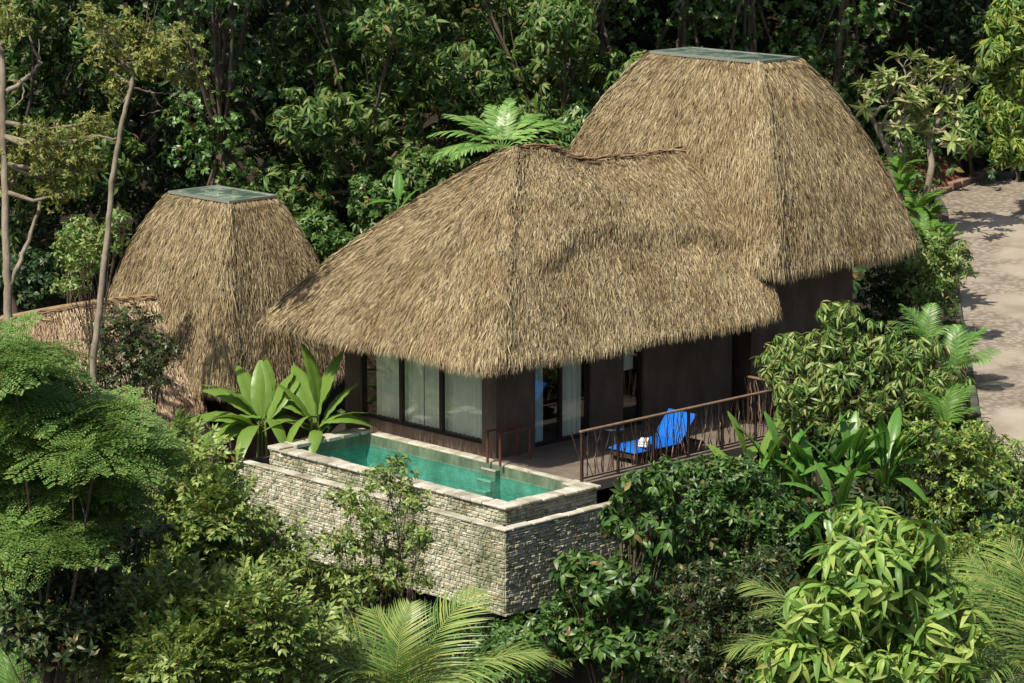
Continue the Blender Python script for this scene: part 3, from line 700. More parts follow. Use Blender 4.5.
def lobe_points(r, lobes, n, inner=.3, bias=.25, holes=5, hole_r=.45):
    """twig ends spread over the lobes' shells, with gaps"""
    vol = np.array([rx*ry+ry*rz+rx*rz for (_, (rx, ry, rz)) in lobes]); pk = r.choice(len(lobes), n, p=vol/vol.sum())
    d = r.normal(0, 1, (n, 3)); d[:, 2] += bias; d /= np.linalg.norm(d, axis=1)[:, None]
    rad = np.where(r.random(n) < inner, r.uniform(.25, .8, n), r.normal(.95, .08, n))
    C = np.array([c for c, _ in lobes]); S = np.array([s for _, s in lobes]); ok = np.ones(n, bool)
    if holes:
        H = r.normal(0, 1, (len(lobes), holes, 3)); H /= np.linalg.norm(H, axis=2)[:, :, None]
        ok = ((d[:, None]*H[pk]).sum(2).max(1) < math.cos(hole_r)) | (r.random(n) < .25)
    N = d/S[pk]; N /= np.linalg.norm(N, axis=1)[:, None]
    P = C[pk]+d*S[pk]*rad[:, None]
    return P[ok], N[ok], pk[ok]
def limbs(mb, r, base, lobes, P, pk, r0=.12, lean=.3, twigs=60, m=0, fork=.45, stem=None):
    base = np.array(base, float); C = np.array([c for c, _ in lobes]); top = C.mean(0)
    f = base+(top-base)*fork+np.array([r.normal(0, lean*.3), r.normal(0, lean*.3), 0])
    t = np.linspace(0, 1, 8)[:, None]; bend = np.array([r.normal(0, lean), r.normal(0, lean), 0])*.5
    T = base+(f-base)*t+bend*np.sin(t*PI)
    mb.tube(T, np.linspace(r0*1.15, r0*.72, 8), 9, m)
    for i, c in enumerate(C):
        mid = (f+c)/2+np.array([r.normal(0, .2), r.normal(0, .2), r.uniform(-.1, .2)])*np.linalg.norm(c-f)*.35
        q = np.linspace(0, 1, 7)[:, None]; B = (1-q)**2*f+2*q*(1-q)*mid+q*q*c
        mb.tube(B, np.linspace(r0*.55, r0*.18, 7), 6, m)
        w = np.where(pk == i)[0]
        for j in r.choice(w, min(len(w), max(3, twigs//len(C))), replace=False) if len(w) else ():
            s = r.uniform(.35, 1.); p0 = (1-s)**2*f+2*s*(1-s)*mid+s*s*c; p1 = P[j]; m1 = (p0+p1)/2+np.array([0, 0, .1])*np.linalg.norm(p1-p0)
            mb.tube([p0, m1, p1], [r0*.17, r0*.11, r0*.05], 4, m, False)
def auto_lobes(r, c, R, m, k=.5):
    c = np.array(c, float); R = np.array(R, float); out = [(c, R*.62)]
    for i in range(m):
        d = r.normal(0, 1, 3); d /= np.linalg.norm(d); s = r.uniform(.32, .5)*k*2
        out.append((c+d*R*r.uniform(.5, .8), np.array([R[:2].mean()*s, R[:2].mean()*s, R.mean()*s*.8])))
    return out
R0 = np.random.default_rng(21)
TM = {
 'forest': [whorl(R0, 9, .27, .08, -1.0, .15, .5, .25, 3) for _ in range(4)],
 'broad': [whorl(R0, 7, .24, .1, -.9, .2, .35) for _ in range(4)],
 'vine': [whorl(R0, 7, .16, .1, -.8, .5, .3) for _ in range(4)],
 'small': [whorl(R0, 7, .13, .055, -.5, .8, .25) for _ in range(4)],
 'tiny': [whorl(R0, 8, .1, .04, -.5, .8, .25) for _ in range(4)],
 'olive': [whorl(R0, 7, .12, .05, -.5, .7, .25) for _ in range(4)],
 'sprig': [fan(R0, 3, 5, .36, .165, .068) for _ in range(4)],
 'feather': [feather(R0, .62, 9, .24) for _ in range(3)],
 'mango': [whorl(R0, 9, .24, .052, -1.25, -.1, .4, .25, 3) for _ in range(4)],
 'gloss': [whorl(R0, 8, .2, .085, -.9, .3, .45, .3, 3) for _ in range(4)],
 'lime': [whorl(R0, 7, .36, .1, -.75, .5, .6, .45, 6) for _ in range(5)],
 'plumeria': [whorl(R0, 12, .38, .11, .05, 1.0, .25, .25, 4) for _ in range(3)],
 'fern': [fan(R0, 7, 8, .6, .14, .03, .7, .9) for _ in range(3)],
}
def plant(name, label, cat, base, lobes, tm, n, leaf, bark='bark_dark', seed=0, up=.35, jit=.3, s=(.55, 1.25), inner=.3, bias=.25, holes=5, hole_r=.42, r0=.1, twigs=60, out=False, group=None, fork=.45, lean=.3):
    r = np.random.default_rng(seed); base = np.array(base, float); L = [(np.array(c, float)-base, np.array(q, float)) for c, q in lobes]
    P, N, pk = lobe_points(r, L, n, inner, bias, holes, hole_r)
    o = thing(name, label, cat, base, 0, group)
    b = MB(); limbs(b, r, (0, 0, -.1), L, P, pk, r0, lean, twigs, fork=fork); b.build('trunk' if cat == 'tree' else 'stem', M[bark], o, True)
    b = MB(); scatter(b, TM[tm], P, (outframes if out else frames)(N, r, up, jit), r, *s); b.build('crown' if cat == 'tree' else 'foliage', M[leaf], o, True)
    return o
def px_lobes(D, items, seed, dj=.5, k=1.0):
    """surveyed lobes: centre and half-sizes read in the photograph at depth D, given a matching real depth"""
    r = np.random.default_rng(seed); out = []
    for (x, y, rx, ry) in items:
        d = D+r.uniform(-dj, dj); q = d/FPX; rad = (rx*q*k, rx*q*k*.9, ry*q*k); out.append((at(x, y, d), rad))
    return out
def foot(x, y, D):
    p = at(x, y, D); return np.array([p[0], p[1], float(terrain(p[0], p[1]))])
# ------------------------------------------------------------------ forest behind
def forest_proto(seed, tm, leaf, n, H=9., R=2.7, low=.12, m=11, lab='', s=(.8, 1.25), bark='bark_dark'):
    r = np.random.default_rng(seed); c = np.array([0, 0, H*(1+low)/2]); rad = np.array([R, R, H*(1-low)/2])
    lb = [(c, rad*np.array([.5, .5, .72]))]
    for i in range(m):
        z = low*H+H*(1-low)*(i+.5)/m; a = i*2.4+r.normal(0, .4); q = R*(.6+.3*math.sin(PI*(i+.5)/m)); s2 = r.uniform(.26, .42)*R
        lb.append((np.array([q*math.cos(a), q*math.sin(a), z]), np.array([s2*1.15, s2*1.15, s2*.85])))
    return dict(lobes=lb, tm=tm, leaf=leaf, n=n, seed=seed, s=s, bark=bark)
PROTO = {
 'mango_like': forest_proto(1, 'forest', 'l_forest', 2100),
 'drooping': forest_proto(2, 'forest', 'l_forest', 1900, 9.5, 2.9),
 'vine_clad': forest_proto(3, 'vine', 'l_vine', 3000, 10., 1.9, .03, 13),
 'broad': forest_proto(4, 'broad', 'l_deep', 1700, 9., 3.0),
 'dark': forest_proto(5, 'forest', 'l_deep', 2000, 10., 3.1, .06),
 'fine': forest_proto(6, 'small', 'l_vine', 3200, 8., 2.4, .05, 12, s=(1., 1.5)),
}
r_ = np.random.default_rng(77)
col_ = [(np.array([r_.normal(0, .5), r_.normal(0, .5), .8+i*.95]), np.array([1.15, 1.15, .8])) for i in range(11)]
shade_top_ = [(np.array([3.1*math.cos(i*2.4)*(.35+.65*r_.random()), 3.1*math.sin(i*2.4)*(.35+.65*r_.random()), 11.5+r_.uniform(0, 3.2)]), np.array([1.7, 1.7, 1.1])) for i in range(13)]  # wide crowns above the view, added to shade the forest behind
PROTO['emergent'] = dict(lobes=col_+shade_top_, tm='vine', leaf='l_vine', n=3600, seed=8, s=(.9, 1.3), bark='bark_dark')
MADE = {}
def forest_tree(kind, x, D, sc_, label, rz, dz=0, group=None):
    p = foot(x, 300, D); p[2] += dz
    if kind not in MADE:
        d = PROTO[kind]; MADE[kind] = plant('tree', label, 'tree', (0, 0, 0), d['lobes'], d['tm'], d['n'], d['leaf'], d['bark'], d['seed'], up=.45, jit=.35, s=d['s'], inner=.3, bias=.15, holes=6, hole_r=.4, r0=.12, twigs=60, fork=.6, lean=.5)
        o = MADE[kind]
    else: o = copy_tree(MADE[kind])
    o.location = p; o.rotation_euler = (0, 0, rz); o.scale = (sc_,)*3
    tag(o, label, 'tree', group); return o
FOREST = [
 ('drooping', 18, 78, 1.05, 'leafy green forest tree in the top left corner, behind the pale bare trunk'),
 ('broad', 105, 80, 1.0, 'dark forest tree behind the crown of the slim leaning tree'),
 ('emergent', 216, 75.5, 1.0, 'tall narrow vine-covered tree rising above the left skylight'),
 ('dark', 285, 82, 1.0, 'shadowy dark tree between the vine-covered tree and the sunlit large-leaved one'),
 ('mango_like', 372, 75.5, 1.0, 'sunlit large-leaved tree left of the fan-shaped tree fern'),
 ('drooping', 455, 80, 1.0, 'tall green tree directly behind and left of the tree fern'),
 ('mango_like', 545, 77, .98, 'sunlit tree with drooping leaf clusters above the tree fern'),
 ('emergent', 608, 80, 1.0, 'narrow tree at the left shoulder of the tall thatched tower'),
 ('broad', 60, 88, 1.1, 'dark tree deep in the forest behind the slim leaning tree'),
 ('dark', 160, 88, 1.2, 'very dark tree in the gap left of the vine-covered tree'),
 ('drooping', 330, 88, 1.15, 'shaded tree behind the sunlit large-leaved one, at the top edge'),
 ('dark', 415, 90, 1.2, 'dark tree filling the gap high above the tree fern'),
 ('mango_like', 500, 89, 1.15, 'green tree at the top edge behind the drooping leaf clusters'),
 ('emergent', 680, 82, 1.0, 'dark tree just above the tall tower skylight, left half'),
 ('emergent', 752, 83, 1.05, 'dark broad-leaved tree just above the tall tower skylight, right half'),
 ('emergent', 830, 84, 1.05, 'dark tree between the tall tower and the frangipani'),
 ('broad', 890, 88, 1.1, 'shaded tree behind the frangipani, on its left'),
 ('dark', 955, 87, 1.1, 'shaded dark tree behind the frangipani, on its right'),
 ('drooping', 590, 92, 1.3, 'far shaded tree left above the tall tower'),
 ('dark', 240, 95, 1.4, 'far dark tree above the left tower'),
 ('dark', 700, 96, 1.4, 'far dark tree above the middle of the tall tower'),
 ('broad', 790, 97, 1.5, 'far dark tree right of the tall tower skylight at the top edge'),
 ('dark', 880, 97, 1.4, 'far dark tree at the top edge above the frangipani'),
 ('dark', 1000, 96, 1.4, 'far dark tree at the top right behind the light drooping tree'),
 ('dark', 40, 98, 1.5, 'far dark tree at the top left corner'),
 ('dark', 130, 100, 1.5, 'far dark tree above the crown of the slim leaning tree'),
 ('broad', 370, 98, 1.5, 'far dark tree at the top edge above the sunlit large-leaved tree'),
 ('dark', 470, 99, 1.5, 'far dark tree at the middle of the top edge'),
]
rr_ = random.Random(3)
for k, x, D, s_, lab in FOREST: forest_tree(k, x, D, s_, lab, rr_.uniform(0, 6.28))
# bushes low behind the roofs
for i, (x, y, D, rx, ry, tm, lf, lab) in enumerate([
 (35, 275, 71, 45, 40, 'vine', 'l_deep', 'dark bush behind the ridge of the low pale roof'),
 (320, 228, 70, 34, 26, 'fine', 'l_vine', 'green bush between the left tower and the pavilion roof'),
 (372, 205, 72, 35, 35, 'vine', 'l_vine', 'bush at the upper left of the pavilion roof, under the sunlit tree'),
 (430, 165, 72.5, 30, 28, 'small', 'l_forest', 'small bush left of the tree fern'),
 (580, 130, 73, 26, 30, 'forest', 'l_vine', 'bush wedged between the tree fern and the tall tower'),
 (905, 140, 83, 50, 40, 'small', 'l_vine', 'dark bush behind the frangipani branches'),
 (975, 128, 84, 45, 40, 'forest', 'l_forest', 'bush growing over the red earth bank'),
 (1015, 145, 84, 30, 25, 'vine', 'l_forest', 'bush on the bank at the right edge above the road'),
 (70, 250, 68, 26, 30, 'small', 'l_mango', 'small light green bush beside the slim trunk')]):
    c = at(x, y, D); q = D/FPX; r = np.random.default_rng(300+i); rad = np.array([rx*q, rx*q, ry*q])
    plant('bush', lab, 'bush', (c[0], c[1], terrain(c[0], c[1])), auto_lobes(r, c, rad, 5), tm if tm != 'fine' else 'small', 420, lf, seed=300+i, r0=.06, twigs=30)

# ------------------------------------------------------------------ slim trees at the left
def bare_tree(name, label, trunk_px, D, r0, r1, branches, lobes, tm, n, leaf, seed, **kw):
    r = np.random.default_rng(seed)
    T = np.array([at(x, y, D) for x, y in trunk_px]); b0 = T[0].copy(); b0[2] = float(terrain(b0[0], b0[1]))-.1
    base = b0+np.array([0, 0, .1]); T = np.concatenate([[b0], T])
    t = np.linspace(0, len(T)-1, len(T)*5); T = np.stack([np.interp(t, range(len(T)), T[:, k]) for k in range(3)], 1)
    T[1:] += r.normal(0, .012, T[1:].shape)
    o = thing(name, label, 'tree', base); b = MB(); b.tube(T-base, np.linspace(r0*.58, r1*.6, len(T)), 10)
    for pts, ra, rb in branches:
        Q = np.array([at(x, y, D+dz) for x, y, dz in pts]); t = np.linspace(0, len(Q)-1, len(Q)*4)
        Q = np.stack([np.interp(t, range(len(Q)), Q[:, k]) for k in range(3)], 1); Q[1:] += r.normal(0, .015, Q[1:].shape)
        b.tube(Q-base, np.linspace(ra*.75, rb*.75, len(Q)), 7)
    L = [(np.array(c)-base, np.array(q)) for c, q in px_lobes(D, lobes, seed, .6, 1.2)]
    P, N, pk = lobe_points(r, L, n, .45, .2, 4, .4)
    for i, (c, q) in enumerate(L):
        w = np.where(pk == i)[0]; tips = [np.array(p[1]) for p in ()]
        near = T[np.argmin(np.linalg.norm(T-base-c, axis=1))]-base
        mid = (near+c)/2+np.array([0, 0, -.15]); b.tube([near, mid, c], [r1*.6, r1*.45, r1*.3], 6)
        for j in r.choice(w, min(len(w), 9), replace=False) if len(w) else (): b.tube([c, (c+P[j])/2+[0, 0, .06], P[j]], [.014, .01, .005], 4, 0, False)
    b.build('trunk', M['bark'], o, True)
    b = MB(); scatter(b, TM[tm], P, frames(N, r, .4, .4), r, .7, 1.2); b.build('crown', M[leaf], o)
    return o
bare_tree('tree', 'slim leaning tree with pale trunk and sparse olive yellow crown at the left', [(92, 362), (100, 310), (108, 230), (112, 180), (122, 120), (132, 84), (138, 62)], 57.5, .13, .06, [
 ([(134, 84, 0), (118, 78, .3), (107, 66, .6), (106, 50, .7)], .055, .025), ([(137, 70, 0), (125, 65, -.2), (120, 58, -.3)], .035, .015), ([(134, 88, 0), (150, 92, .2), (162, 110, .4), (140, 116, .4)], .03, .01),
 ([(150, 92, .2), (170, 94, .1), (186, 103, 0)], .022, .008), ([(117, 138, 0), (98, 136, .2), (84, 140, .2)], .03, .012), ([(110, 186, 0), (122, 183, .2), (124, 176, .2)], .025, .012), ([(138, 62, 0), (146, 40, .2), (150, 22, .3)], .045, .015), ([(138, 66, 0), (160, 70, -.4), (185, 62, -.6)], .03, .012),
 ([(106, 50, .7), (96, 36, .9), (80, 18, 1)], .028, .012)],
 [(108, 36, 20, 16), (140, 42, 28, 20), (172, 55, 28, 18), (190, 74, 20, 13), (116, 60, 24, 14), (152, 66, 24, 13), (128, 26, 22, 13), (118, 94, 16, 12), (94, 14, 18, 12), (100, 52, 14, 12), (180, 38, 18, 12)], 'olive', 760, 'l_olive', 41)
bare_tree('tree', 'pale bare-trunked tree cut by the left edge with a forked limb', [(9, 330), (7, 280), (5, 200), (3, 120), (2, 45)], 60, .17, .1, [
 ([(6, 92, 0), (22, 82, .2), (34, 70, .4), (41, 64, .4), (32, 45, .5), (28, 25, .5)], .075, .02), ([(34, 70, .4), (40, 60, .5), (38, 38, .6)], .03, .012), ([(10, 285, 0), (20, 262, .1), (32, 230, .2), (44, 194, .3), (52, 170, .4)], .075, .035),
 ([(24, 80, .2), (22, 100, .1), (8, 112, 0)], .03, .012), ([(4, 168, 0), (25, 150, .3), (50, 128, .5)], .02, .01)],
 [(48, 160, 32, 24), (78, 140, 28, 22), (65, 175, 30, 20), (95, 122, 20, 14), (40, 138, 24, 18), (14, 180, 18, 18), (20, 152, 20, 16), (88, 165, 18, 14), (10, 20, 22, 18), (60, 195, 24, 12)], 'olive', 760, 'l_olive', 42)
# ------------------------------------------------------------------ plants around the left tower
plant('bush', 'sparse dark-leaved bush in front of the left tower and its pale low roof', 'bush', foot(130, 400, 60.5), px_lobes(60.5, [(140, 340, 30, 30), (120, 362, 34, 22), (150, 372, 24, 24), (105, 330, 18, 16), (128, 315, 20, 12), (95, 385, 30, 20), (165, 350, 16, 18)], 51), 'olive', 520, 'l_dark', seed=51, r0=.07, holes=3, s=(.8, 1.2), twigs=80)
plant('bush', 'light green leafy sapling between the slim trunk and the left tower', 'sapling', foot(88, 270, 64), px_lobes(64, [(80, 235, 22, 20), (100, 248, 22, 18), (118, 232, 16, 22), (86, 262, 20, 16), (70, 285, 20, 10)], 52, 1.1), 'small', 380, 'l_mango', seed=52, r0=.05)
# feathery tree
plant('tree', 'feathery fern-leaved tree in bright green at the left edge', 'tree', foot(30, 560, 44.5), px_lobes(44.5, [(10, 352, 32, 10), (26, 385, 36, 16), (78, 418, 40, 15), (50, 432, 52, 22), (98, 446, 42, 14), (16, 455, 46, 28), (62, 476, 52, 22), (122, 440, 28, 10), (92, 500, 30, 14), (36, 510, 40, 26), (12, 410, 36, 20), (58, 540, 26, 12), (122, 464, 24, 9), (10, 545, 24, 16)], 53, 1.), 'feather', 2100, 'l_feather', seed=53, up=.8, jit=.2, s=(.9, 1.5), inner=.45, bias=.9, r0=.07, out=False, holes=4, fork=.7)
plant('bush', 'leafy bush coloured near-black to suggest shade around the foot of the feathery tree', 'bush', foot(40, 690, 44.4), px_lobes(44.4, [(40, 590, 34, 26), (75, 610, 36, 26), (20, 625, 36, 30), (60, 640, 44, 28), (105, 635, 34, 26), (90, 585, 24, 16)], 158), 'small', 620, 'l_dark', seed=158, r0=.04, holes=4, s=(.9, 1.5))  # very dark leaves stand in for the shade below the crown
# low trees of the left slope
plant('tree', 'light olive small-leaved tree left of the pool wall, growing up to the coping', 'tree', foot(215, 620, 51), px_lobes(51, [(188, 462, 34, 22), (172, 495, 32, 24), (215, 512, 38, 24), (195, 535, 50, 30), (170, 560, 34, 24), (250, 555, 36, 24), (225, 580, 50, 28), (160, 600, 40, 24), (172, 440, 24, 14), (225, 482, 18, 10)], 54), 'sprig', 520, 'l_sprig', seed=54, out=True, up=.25, s=(.75, 1.1), r0=.08, holes=4, twigs=120)
plant('tree', 'olive green leafy tree at the lower left, below the pool wall', 'tree', foot(190, 700, 45), px_lobes(45, [(165, 600, 34, 24), (205, 615, 50, 30), (250, 612, 40, 28), (180, 650, 56, 28), (235, 655, 52, 30), (140, 670, 40, 22), (290, 640, 34, 30), (130, 625, 26, 16)], 55), 'sprig', 560, 'l_sprig', seed=55, out=True, up=.25, s=(.75, 1.1), r0=.08, holes=4, twigs=120)
plant('bush', 'dense olive bush against the foot of the pool wall', 'bush', foot(310, 640, 51), px_lobes(51, [(290, 545, 28, 20), (285, 575, 34, 24), (325, 585, 36, 22), (300, 610, 44, 26), (345, 615, 34, 22), (270, 520, 16, 14)], 56), 'small', 560, 'l_sprig', seed=56, r0=.05, holes=5, twigs=100)
plant('tree', 'thin sapling with yellow-green leaves rising in front of the pool wall', 'sapling', foot(378, 640, 51.5), px_lobes(51.5, [(394, 464, 18, 10), (386, 480, 30, 16), (352, 498, 26, 15), (408, 500, 26, 15), (375, 520, 34, 18), (420, 535, 22, 14), (345, 545, 32, 16), (395, 555, 34, 18), (365, 580, 36, 18), (412, 580, 26, 16)], 57), 'small', 620, 'l_sprig', seed=57, r0=.035, holes=4, twigs=140, inner=.5)
plant('bush', 'dark shaded bush under the feathery tree', 'bush', foot(70, 640, 48.3), px_lobes(48.3, [(60, 580, 56, 40), (20, 590, 40, 44), (110, 550, 44, 40), (90, 620, 56, 44), (30, 630, 50, 44), (130, 595, 40, 36), (60, 675, 60, 30), (150, 540, 30, 30)], 58), 'forest', 560, 'l_dark', seed=58, r0=.06, holes=2, s=(.5, .8))
plant('bush', 'leafy bush with pale flower tips at the bottom edge, left of the coconut palm', 'bush', foot(250, 720, 46.5), px_lobes(46.5, [(100, 675, 30, 20), (270, 672, 40, 22), (320, 665, 36, 24), (335, 640, 26, 20)], 59), 'small', 420, 'l_sprig', seed=59, r0=.05)
# ------------------------------------------------------------------ glossy trees right of the pool wall
plant('tree', 'dark glossy-leaved tree hiding the right end of the pool wall', 'tree', foot(630, 680, 51.5), px_lobes(51.5, [(638, 492, 30, 22), (620, 522, 26, 20), (655, 530, 36, 28), (580, 572, 34, 22), (612, 585, 40, 26), (640, 570, 36, 26), (600, 615, 40, 26), (648, 612, 40, 30), (620, 650, 48, 28), (580, 640, 30, 24), (660, 665, 40, 24)], 61), 'gloss', 820, 'l_gloss', seed=61, up=.3, r0=.08, holes=5, s=(.8, 1.2), twigs=110)
plant('tree', 'dark dense small-leaved tree below the lounger and railing', 'tree', foot(715, 640, 53), px_lobes(53, [(672, 478, 30, 18), (710, 475, 32, 18), (745, 478, 34, 20), (690, 510, 36, 26), (730, 512, 42, 26), (770, 515, 36, 26), (700, 550, 40, 26), (745, 550, 42, 28), (785, 545, 30, 26), (655, 500, 20, 20)], 62), 'small', 1300, 'l_gloss', seed=62, up=.3, r0=.07, holes=5, s=(.9, 1.35), twigs=110)
plant('bush', 'small-leaved bush with reddish tips between the glossy tree and the lime-leaved tree', 'bush', foot(725, 680, 49.5), px_lobes(49.5, [(700, 590, 40, 26), (745, 595, 40, 28), (770, 570, 28, 24), (720, 630, 46, 28), (760, 640, 40, 26), (690, 655, 40, 24), (740, 672, 50, 20)], 63), 'tiny', 1500, 'l_dark', seed=63, r0=.05, s=(.9, 1.4), holes=5)
# big lime-leaved tree
plant('tree', 'large bright lime-green tree with long drooping leaves at the lower right', 'tree', foot(870, 720, 45), px_lobes(45, [(872, 530, 40, 24), (915, 545, 34, 24), (838, 560, 34, 22), (880, 570, 50, 30), (925, 590, 40, 30), (830, 610, 50, 30), (880, 625, 54, 34), (940, 630, 44, 32), (800, 655, 44, 26), (850, 665, 54, 28), (920, 665, 54, 28), (970, 655, 28, 24), (780, 680, 40, 20)], 64, .5), 'lime', 620, 'l_big', bark='stem', seed=64, up=.45, r0=.07, holes=4, s=(.5, 1.2), inner=.4, twigs=150)
# hedge bushes at the right
plant('bush', 'yellow-green clipped-looking bush beside the road at the right', 'bush', foot(960, 560, 56), px_lobes(56, [(930, 445, 34, 22), (905, 470, 28, 22), (962, 455, 36, 24), (940, 490, 46, 30), (990, 480, 34, 28), (975, 520, 46, 30), (1010, 510, 30, 30), (925, 525, 36, 26)], 65), 'small', 1500, 'l_hedge', seed=65, r0=.06, s=(.75, 1.1), holes=5, up=.4)
plant('bush', 'darker green bush at the right edge below the yellow-green one', 'bush', foot(990, 620, 52), px_lobes(52, [(960, 560, 40, 24), (1005, 555, 34, 30), (985, 590, 40, 24), (1020, 600, 24, 30), (940, 550, 26, 20)], 66), 'small', 900, 'l_hedge', seed=66, r0=.05, s=(.75, 1.1))
plant('bush', 'small bush by the road edge, right of the yellow-green bush', 'bush', foot(1000, 500, 57), px_lobes(57.5, [(1000, 455, 26, 18), (975, 435, 20, 14)], 67), 'tiny', 300, 'l_hedge', seed=67, r0=.03)
# mango tree in front of the tower wall
plant('tree', 'round light green tree with hanging narrow leaves in front of the tower wall', 'tree', foot(860, 430, 59.3), px_lobes(59.3, [(838, 318, 26, 20), (795, 350, 32, 18), (832, 350, 34, 24), (878, 345, 38, 24), (920, 358, 36, 22), (775, 365, 22, 16), (810, 385, 44, 26), (862, 385, 48, 30), (912, 392, 42, 26), (945, 385, 24, 20), (850, 420, 44, 24), (900, 425, 40, 22), (940, 415, 26, 20), (800, 415, 26, 18)], 68), 'mango', 1050, 'l_mango', seed=68, up=.5, r0=.1, holes=5, s=(.8, 1.2), twigs=120)
# road-side planting
plant('bush', 'mixed leafy bush with reddish stems beside the tower, next to the road', 'bush', foot(925, 300, 66.5), px_lobes(66.5, [(905, 260, 26, 20), (930, 250, 26, 24), (920, 285, 34, 18), (945, 270, 26, 24), (960, 262, 16, 20), (935, 305, 26, 16)], 69), 'small', 650, 'l_mango', seed=69, r0=.05, s=(.8, 1.3))
plant('bush', 'dark bush tucked under the right eave of the tall tower', 'bush', foot(890, 300, 67), px_lobes(67, [(885, 280, 22, 18), (898, 300, 24, 20), (880, 305, 20, 18), (905, 270, 16, 16)], 70), 'small', 420, 'l_dark', seed=70, r0=.04)
# frangipani
def frangipani():
    D = 76; r = np.random.default_rng(80); base = foot(905, 190, D); o = thing('frangipani_tree', 'frangipani tree with crooked grey branches and pale green leaf rosettes above the road', 'tree', base)
    b = MB(); tips = []
    stems = [[(905, 178, 0), (890, 155, 0), (878, 130, -.2), (872, 118, -.3)], [(918, 186, 0), (932, 165, .2), (928, 140, .3), (940, 118, .4)], [(910, 180, 0), (902, 150, .4), (894, 125, .5), (902, 105, .6)]]
    def br(p, d, L, ra, lev):
        q = p+d*L; m_ = (p+q)/2+r.normal(0, .06, 3); b.tube([p, m_, q], [ra, ra*.85, ra*.7], 7, 0)
        if lev == 0: tips.append((q, d)); return
        for k in range(r.integers(2, 4)):
            e = d*.5+r.normal(0, .55, 3)+np.array([0, 0, .35]); e /= np.linalg.norm(e); br(q, e, L*r.uniform(.65, .9), ra*.68, lev-1)
    for st in stems:
        Q = np.array([at(x, y, D+z) for x, y, z in st])-base; Q[0][2] = -.1
        t = np.linspace(0, 3, 13); Qs = np.stack([np.interp(t, range(4), Q[:, k]) for k in range(3)], 1); b.tube(Qs, np.linspace(.1, .055, 13), 8)
        for k in range(4):
            e = r.normal(0, .6, 3)+np.array([0, 0, .7]); e /= np.linalg.norm(e); br(Qs[-1-(k % 3)*2], e, .55, .045, 2)
    b.build('trunk', M['bark'], o, True); b = MB(); P = np.array([t for t, _ in tips]); N = np.array([d for _, d in tips])
    scatter(b, TM['plumeria'], P, frames(N, r, .4, .15), r, .8, 1.15); b.build('crown', M['l_plumeria'], o)
    print('frangipani tips', len(tips), P.min(0)+base, P.max(0)+base)
frangipani()
plant('tree', 'bright light green tree with trailing foliage at the right edge', 'tree', foot(1045, 200, 84.5), px_lobes(79, [(1008, 20, 24, 24), (996, 55, 18, 20), (1015, 75, 26, 24), (992, 98, 14, 16), (1008, 120, 22, 22), (1018, 150, 18, 16), (1022, 30, 26, 30), (1000, 150, 10, 18)], 81), 'mango', 800, 'l_hedge', seed=81, up=.4, r0=.1, holes=4, s=(1., 1.5))

# ------------------------------------------------------------------ palms
def frond(L, pairs, ll, droop, rise, r, w=.035, rach=.022, gap=.12, tipdroop=.35, seg=3):
    """feather palm leaf along +X: a curved rib with long leaflets"""
    b = MB(); t = np.linspace(0, 1, 16); X = L*(t-.12*droop*t**3); Z = rise*L*t-droop*L*t**2.2*.6
    C = np.stack([X, np.zeros(16), Z], 1); b.tube(C, np.linspace(rach, rach*.2, 16), 6)
    for i in range(pairs):
        s = gap+(1-gap)*(i+.5)/pairs; p = np.array([np.interp(s, t, C[:, k]) for k in range(3)]); T = np.array([np.interp(min(1, s+.03), t, C[:, k])-np.interp(s-.03, t, C[:, k]) for k in range(3)]); T /= np.linalg.norm(T)
        l = ll*(math.sin(PI*min(1, .18+s*.8))**.7)*r.uniform(.88, 1.1)
        up = np.cross(T, [0, 1, 0]); up = up if up[2] > 0 else -up
        for sg in (-1, 1):
            d = T*(.45+.5*s)+np.array([0, sg, 0])*1.0+up*r.uniform(.0, .28); d /= np.linalg.norm(d)
            q = np.linspace(0, 1, seg+1)[:, None]; Q = p+d*l*q+np.array([0, 0, -1])*l*tipdroop*r.uniform(.5, 1.4)*q**2
            wv = np.cross(d, up); wv /= np.linalg.norm(wv); ww_ = (w*np.array([.5, 1., .75, .08]) if seg == 3 else w*np.array([.7, 1, .08]))[:, None]/2
            fold = up*.2*w
            V = np.stack([Q-wv*ww_, Q+wv*ww_], 1).reshape(-1, 3); b.add(V, [[2*k, 2*k+1, 2*k+3, 2*k+2] for k in range(seg)])
    return b
def palm(label, base, fronds, leaf, seed, stemh=.5, sr=.12, cat='palm', name='palm', meshn=3, **fk):
    r = np.random.default_rng(seed); o = thing(name, label, cat, base)
    ms = [frond(1., fk.get('pairs', 46), fk.get('ll', .33), fk.get('droop', .8)*(.75+.3*k), fk.get('rise', .5), r, fk.get('w', .014), fk.get('rach', .009), fk.get('gap', .14), fk.get('tip', .35)).mesh('frond', M[leaf], False) for k in range(meshn)]
    b = MB(); b.tube([(0, 0, -.15), (0, 0, stemh*.5), (0, 0, stemh)], [sr*1.25, sr, sr*.8], 10); b.build('trunk', M['bark_dark'], o, True)
    for i, (az, el, L) in enumerate(fronds):
        f = link('frond', ms[i % meshn], o); f.location = (0, 0, stemh-.03); f.rotation_euler = (r.normal(0, .12), -el, az); f.scale = (L,)*3
    return o
def az_img(deg):          # 0 = to the photo's right, 90 = away
    a = math.radians(deg); d = RT[:2]*math.cos(a)+FH[:2]*math.sin(a); return math.atan2(d[1], d[0])
def palm_at(label, px, py, D, fr, leaf, seed, **k):
    c = at(px, py, D); z = float(terrain(c[0], c[1])); return palm(label, (c[0], c[1], z), [(az_img(a), math.radians(e), L) for a, e, L in fr], leaf, seed, stemh=max(.3, c[2]-z), **k)
